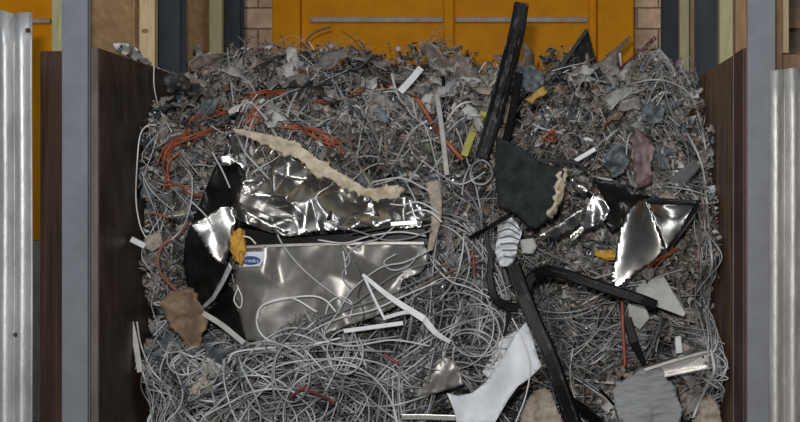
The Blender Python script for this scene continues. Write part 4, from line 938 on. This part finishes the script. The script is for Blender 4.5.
# rolled textile bundles
sheet('fabric_rag', [(630, 138), (637, 129), (646, 134), (654, 148), (650, 166), (652, 184), (640, 188), (634, 178), (633, 158)], 6.66, film['pink'], 'dusty pink fabric rag above the folded steel sheet', 'fabric', thick=0.01, crumple=0.09, res=3.2, folds=6, fscale=(0.03, 0.08), seed=15, jag=0.5, ribs=(0.12, 2.4, 0.018), big=(10, 0.02))
sheet('fabric_rag', [(606, 152), (614, 144), (624, 148), (628, 160), (624, 174), (612, 176), (605, 166)], 6.66, film['slate'], 'blue grey fabric rag left of the dusty pink rag', 'fabric', thick=0.01, crumple=0.09, res=3.2, folds=6, fscale=(0.03, 0.08), seed=16, jag=0.8, big=(6, 0.03))
sheet('fabric_rag', [(642, 106), (652, 102), (664, 108), (662, 120), (652, 126), (642, 120)], 6.76, film['slate'], 'blue grey plastic rag below the top right cables', 'fabric', thick=0.01, crumple=0.09, res=3.2, folds=6, fscale=(0.03, 0.08), seed=17, jag=0.8, big=(6, 0.03))
sheet('fabric_rag', [(518, 68), (530, 66), (542, 72), (544, 86), (534, 92), (522, 90)], 7.05, film['slate'], 'blue grey plastic rag right of the black profile', 'fabric', thick=0.01, crumple=0.10, res=3.2, folds=6, fscale=(0.03, 0.08), seed=18, jag=0.8, big=(6, 0.03))
bar('dark_strip', [(668, 192), (682, 178), (697, 163)], [6.72, 6.7, 6.7], [0.09, 0.08, 0.06], 0.03, film['charcoal'], 'dark rolled strip above the folded steel sheet', 'strip')
# ------------------------------------------------------------------ things standing at the back
sl = slab('triangular_slab', [(552, 82), (570, 56), (588, 30), (592, 45), (597, 64), (590, 84)], [9.0, 9.05, 9.1, 9.1, 9.05, 9.0], 0.05, m_black_d, 'dark triangular slab standing against the orange container', 'slab')
bar('slab_edge', [(552, 80), (570, 54), (587, 30)], [8.97, 9.02, 9.07], 0.03, 0.03, film['charcoal'], parent=sl)
bar('red_stick', [(617, 72), (636, 56), (655, 38)], [8.9, 8.95, 9.0], 0.032, 0.03, m_redwood, 'dark red stick poking up at the back right', 'stick')
bar('wooden_stick', [(608, 58), (620, 48), (630, 37)], [9.0, 9.02, 9.05], [0.06, 0.045, 0.03], 0.03, film['brown'], 'grey brown stick left of the dark red stick', 'stick')
bar('white_strip', [(619.5, 53), (620, 65), (620, 78)], 8.95, 0.022, 0.01, m_wstrip, 'upright white strip under the dark red stick', 'strip')
bar('grey_strip', [(658, 50), (668, 62), (676, 78), (678, 92)], [7.7, 7.6, 7.55, 7.5], 0.028, 0.012, film['pale'], 'bent grey strip standing at the top right', 'strip')
bar('grey_strip', [(681.5, 61), (681.5, 75), (682, 92)], [7.6, 7.58, 7.5], 0.020, 0.012, film['pale'], 'upright grey strip beside the bent one', 'strip')
bar('grey_strip', [(644, 76), (652, 88), (658, 98)], [7.7, 7.5, 7.4], 0.028, 0.012, film['pale'], 'short pale strip among the top right cables', 'strip')
sheet('film_scrap', [(575, 70), (590, 66), (605, 58), (618, 50), (620, 66), (614, 78), (598, 80), (585, 76)], [8.6, 8.7, 8.8, 8.85, 8.8, 8.6, 8.5, 8.5], film['grey'], 'draped grey film below the grey brown stick', 'film', crumple=0.12, res=3, seed=81)
sheet('black_film', [(162, 78), (175, 70), (188, 78), (204, 90), (196, 96), (182, 92), (168, 92)], [7.1, 7.15, 7.15, 7.1, 7.0, 7.0, 7.0], film['charcoal'], 'black crumpled film at the upper left corner', 'film', thick=0.006, crumple=0.08, res=2.6, seed=19, jag=1.0, big=(8, 0.05))
bar('brown_stick', [(238, 96), (262, 106), (290, 119)], [6.98, 6.94, 6.9], 0.018, 0.014, film['brown'], 'thin dark brown stick on the left of the slope', 'stick')
lump('paper_ball', 398, 49, 9.3, 0.022, 0.022, 0.022, film['white'], 'small white paper ball on the crest of the heap', 'paper', seed=20, rough=0.1)
bar('dark_strip', [(320, 53), (345, 50), (372, 52)], [9.6, 9.6, 9.6], 0.02, 0.03, film['charcoal'], 'dark strip lying along the crest of the heap', 'strip')

# ------------------------------------------------------------------ counted scraps over the slope
def scraps(N, rects, keys, probs, size, g, amp, tilt, label, group, name, cat, lift=(0.0, 0.06), asp=(0.5, 1.0)):
    px, py = rand_in(rects, N); x, s = pix2xs(px, py); c, nn = surf(x, s); c = c + nn * rng.uniform(*lift, (N, 1))
    sz = rng.uniform(*size, N); V, Fq = patches(c, nn, sz, sz * rng.uniform(*asp, N), g, sz * amp, tilt, 0.003)
    kk = rng.choice(len(keys), N, p=np.array(probs) / sum(probs))
    for i in range(N):
        k = keys[kk[i]]; o = mk(name, V[i], Fq, film[k], None, True); reg(o, '%s %s crumpled film scrap' % ('large' if sz[i] > sum(size) / 2 else 'small', NM[k]), cat, group % NM[k], *proj(V[i]))
NM = {'grey': 'mid grey', 'taupe': 'taupe', 'pale': 'pale grey', 'white': 'white', 'charcoal': 'charcoal', 'slate': 'slate blue', 'pink': 'dusty pink', 'brown': 'brown', 'green': 'olive green', 'yellow': 'mustard', 'foil': 'shiny silver'}
scraps(90, [(170, 640, 66, 125, 1.0)], ['grey', 'taupe', 'pale', 'charcoal', 'slate', 'white', 'brown'], [.30, .24, .14, .12, .12, .04, .04], (0.07, 0.20), 12, 0.5, 0.7,
       '%s crumpled film scrap on the upper slope of the heap', '%s film scraps on the upper slope', 'film_scrap', 'film')
scraps(46, [(580, 705, 95, 270, 1.0)], ['grey', 'taupe', 'pale', 'charcoal', 'slate', 'pink', 'brown'], [.28, .2, .14, .12, .10, .10, .06], (0.06, 0.16), 10, 0.5, 0.7,
       '%s crumpled film scrap above and around the folded steel sheet', '%s film scraps at the right', 'film_scrap', 'film')
scraps(36, [(600, 710, 290, 420, 1.0)], ['grey', 'taupe', 'pale', 'charcoal', 'slate'], [.3, .2, .2, .15, .15], (0.08, 0.18), 7, 0.35, 0.5,
       '%s crumpled film scrap in the lower right corner', '%s film scraps at lower right', 'film_scrap', 'film')
scraps(34, [(145, 235, 110, 230, 1.0), (140, 215, 320, 400, .8)], ['grey', 'taupe', 'pale', 'charcoal', 'slate'], [.3, .15, .2, .2, .15], (0.07, 0.17), 7, 0.4, 0.5,
       '%s crumpled film scrap along the left side of the heap', '%s film scraps at the left', 'film_scrap', 'film')

scraps(30, [(190, 420, 60, 76, 1.0), (440, 640, 76, 88, 1.0)], ['grey', 'taupe', 'pale', 'slate'], [.42, .38, .12, .08], (0.16, 0.34), 12, 0.22, 0.6,
       '%s', '%s film scraps along the crest', 'film_scrap', 'film', lift=(-0.02, 0.04))
scraps(14, [(150, 215, 70, 110, 1.0)], ['grey', 'taupe', 'pale'], [.5, .3, .2], (0.08, 0.18), 10, 0.4, 0.6,
       '%s', '%s film scraps at the upper left', 'film_scrap', 'film')
def strips(N, rects, keys, probs, ln, wd, label, group):
    px, py = rand_in(rects, N); T = 9
    Pt, nr = walk(px, py, T, 0.02, 1.6, 0.07, wander=0.15)
    c = Pt.mean(1, keepdims=True); Pt = c + (Pt - c) * (rng.uniform(*ln, N) / 0.16)[:, None, None]
    Pt = Pt + nr * 0.03 + rng.normal(0, 1, (N, 1, 3)) * np.linspace(-.5, .5, T)[None, :, None] * 0.06
    Pt[..., 0] = np.clip(Pt[..., 0], LX + 0.02, RX - 0.02)
    V, Fq = tubes(Pt, nr, None, flat=(rng.uniform(*wd, N), np.full(N, 0.004)), twist=np.repeat(rng.uniform(-0.8, 0.8, (N, 1)), T, 1) + rng.normal(0, 0.4, (N, 1)) * np.linspace(-1, 1, T)[None])
    kk = rng.choice(len(keys), N, p=np.array(probs) / sum(probs)); fc = capped(Fq, T, 4)
    for i in range(N):
        k = keys[kk[i]]; o = mk('plastic_strip', V[i], fc, film[k]); L_ = np.linalg.norm(Pt[i, -1] - Pt[i, 0]); reg(o, '%s %s shredded strip' % ('long' if L_ > 0.18 else 'short', NM[k]), 'strip', group % NM[k], *proj(V[i]))
strips(70, [(230, 480, 70, 140, 1.0), (360, 440, 90, 180, 1.2)], ['pale', 'grey', 'white', 'taupe', 'charcoal'], [.36, .26, .1, .18, .1], (0.08, 0.26), (0.006, 0.015),
       '%s shredded strip on the slope behind the steel box', '%s strips behind the steel box')
strips(50, [(520, 700, 80, 180, 1.0)], ['pale', 'grey', 'white', 'taupe', 'charcoal'], [.36, .26, .08, .2, .1], (0.08, 0.22), (0.005, 0.013),
       '%s shredded strip on the slope right of the black profile', '%s strips right of the profile')
strips(44, [(580, 710, 260, 420, 1.0)], ['pale', 'grey', 'white', 'taupe', 'charcoal'], [.36, .26, .08, .15, .15], (0.08, 0.2), (0.006, 0.015),
       '%s shredded strip in the lower right part of the heap', '%s strips at lower right')
settle()
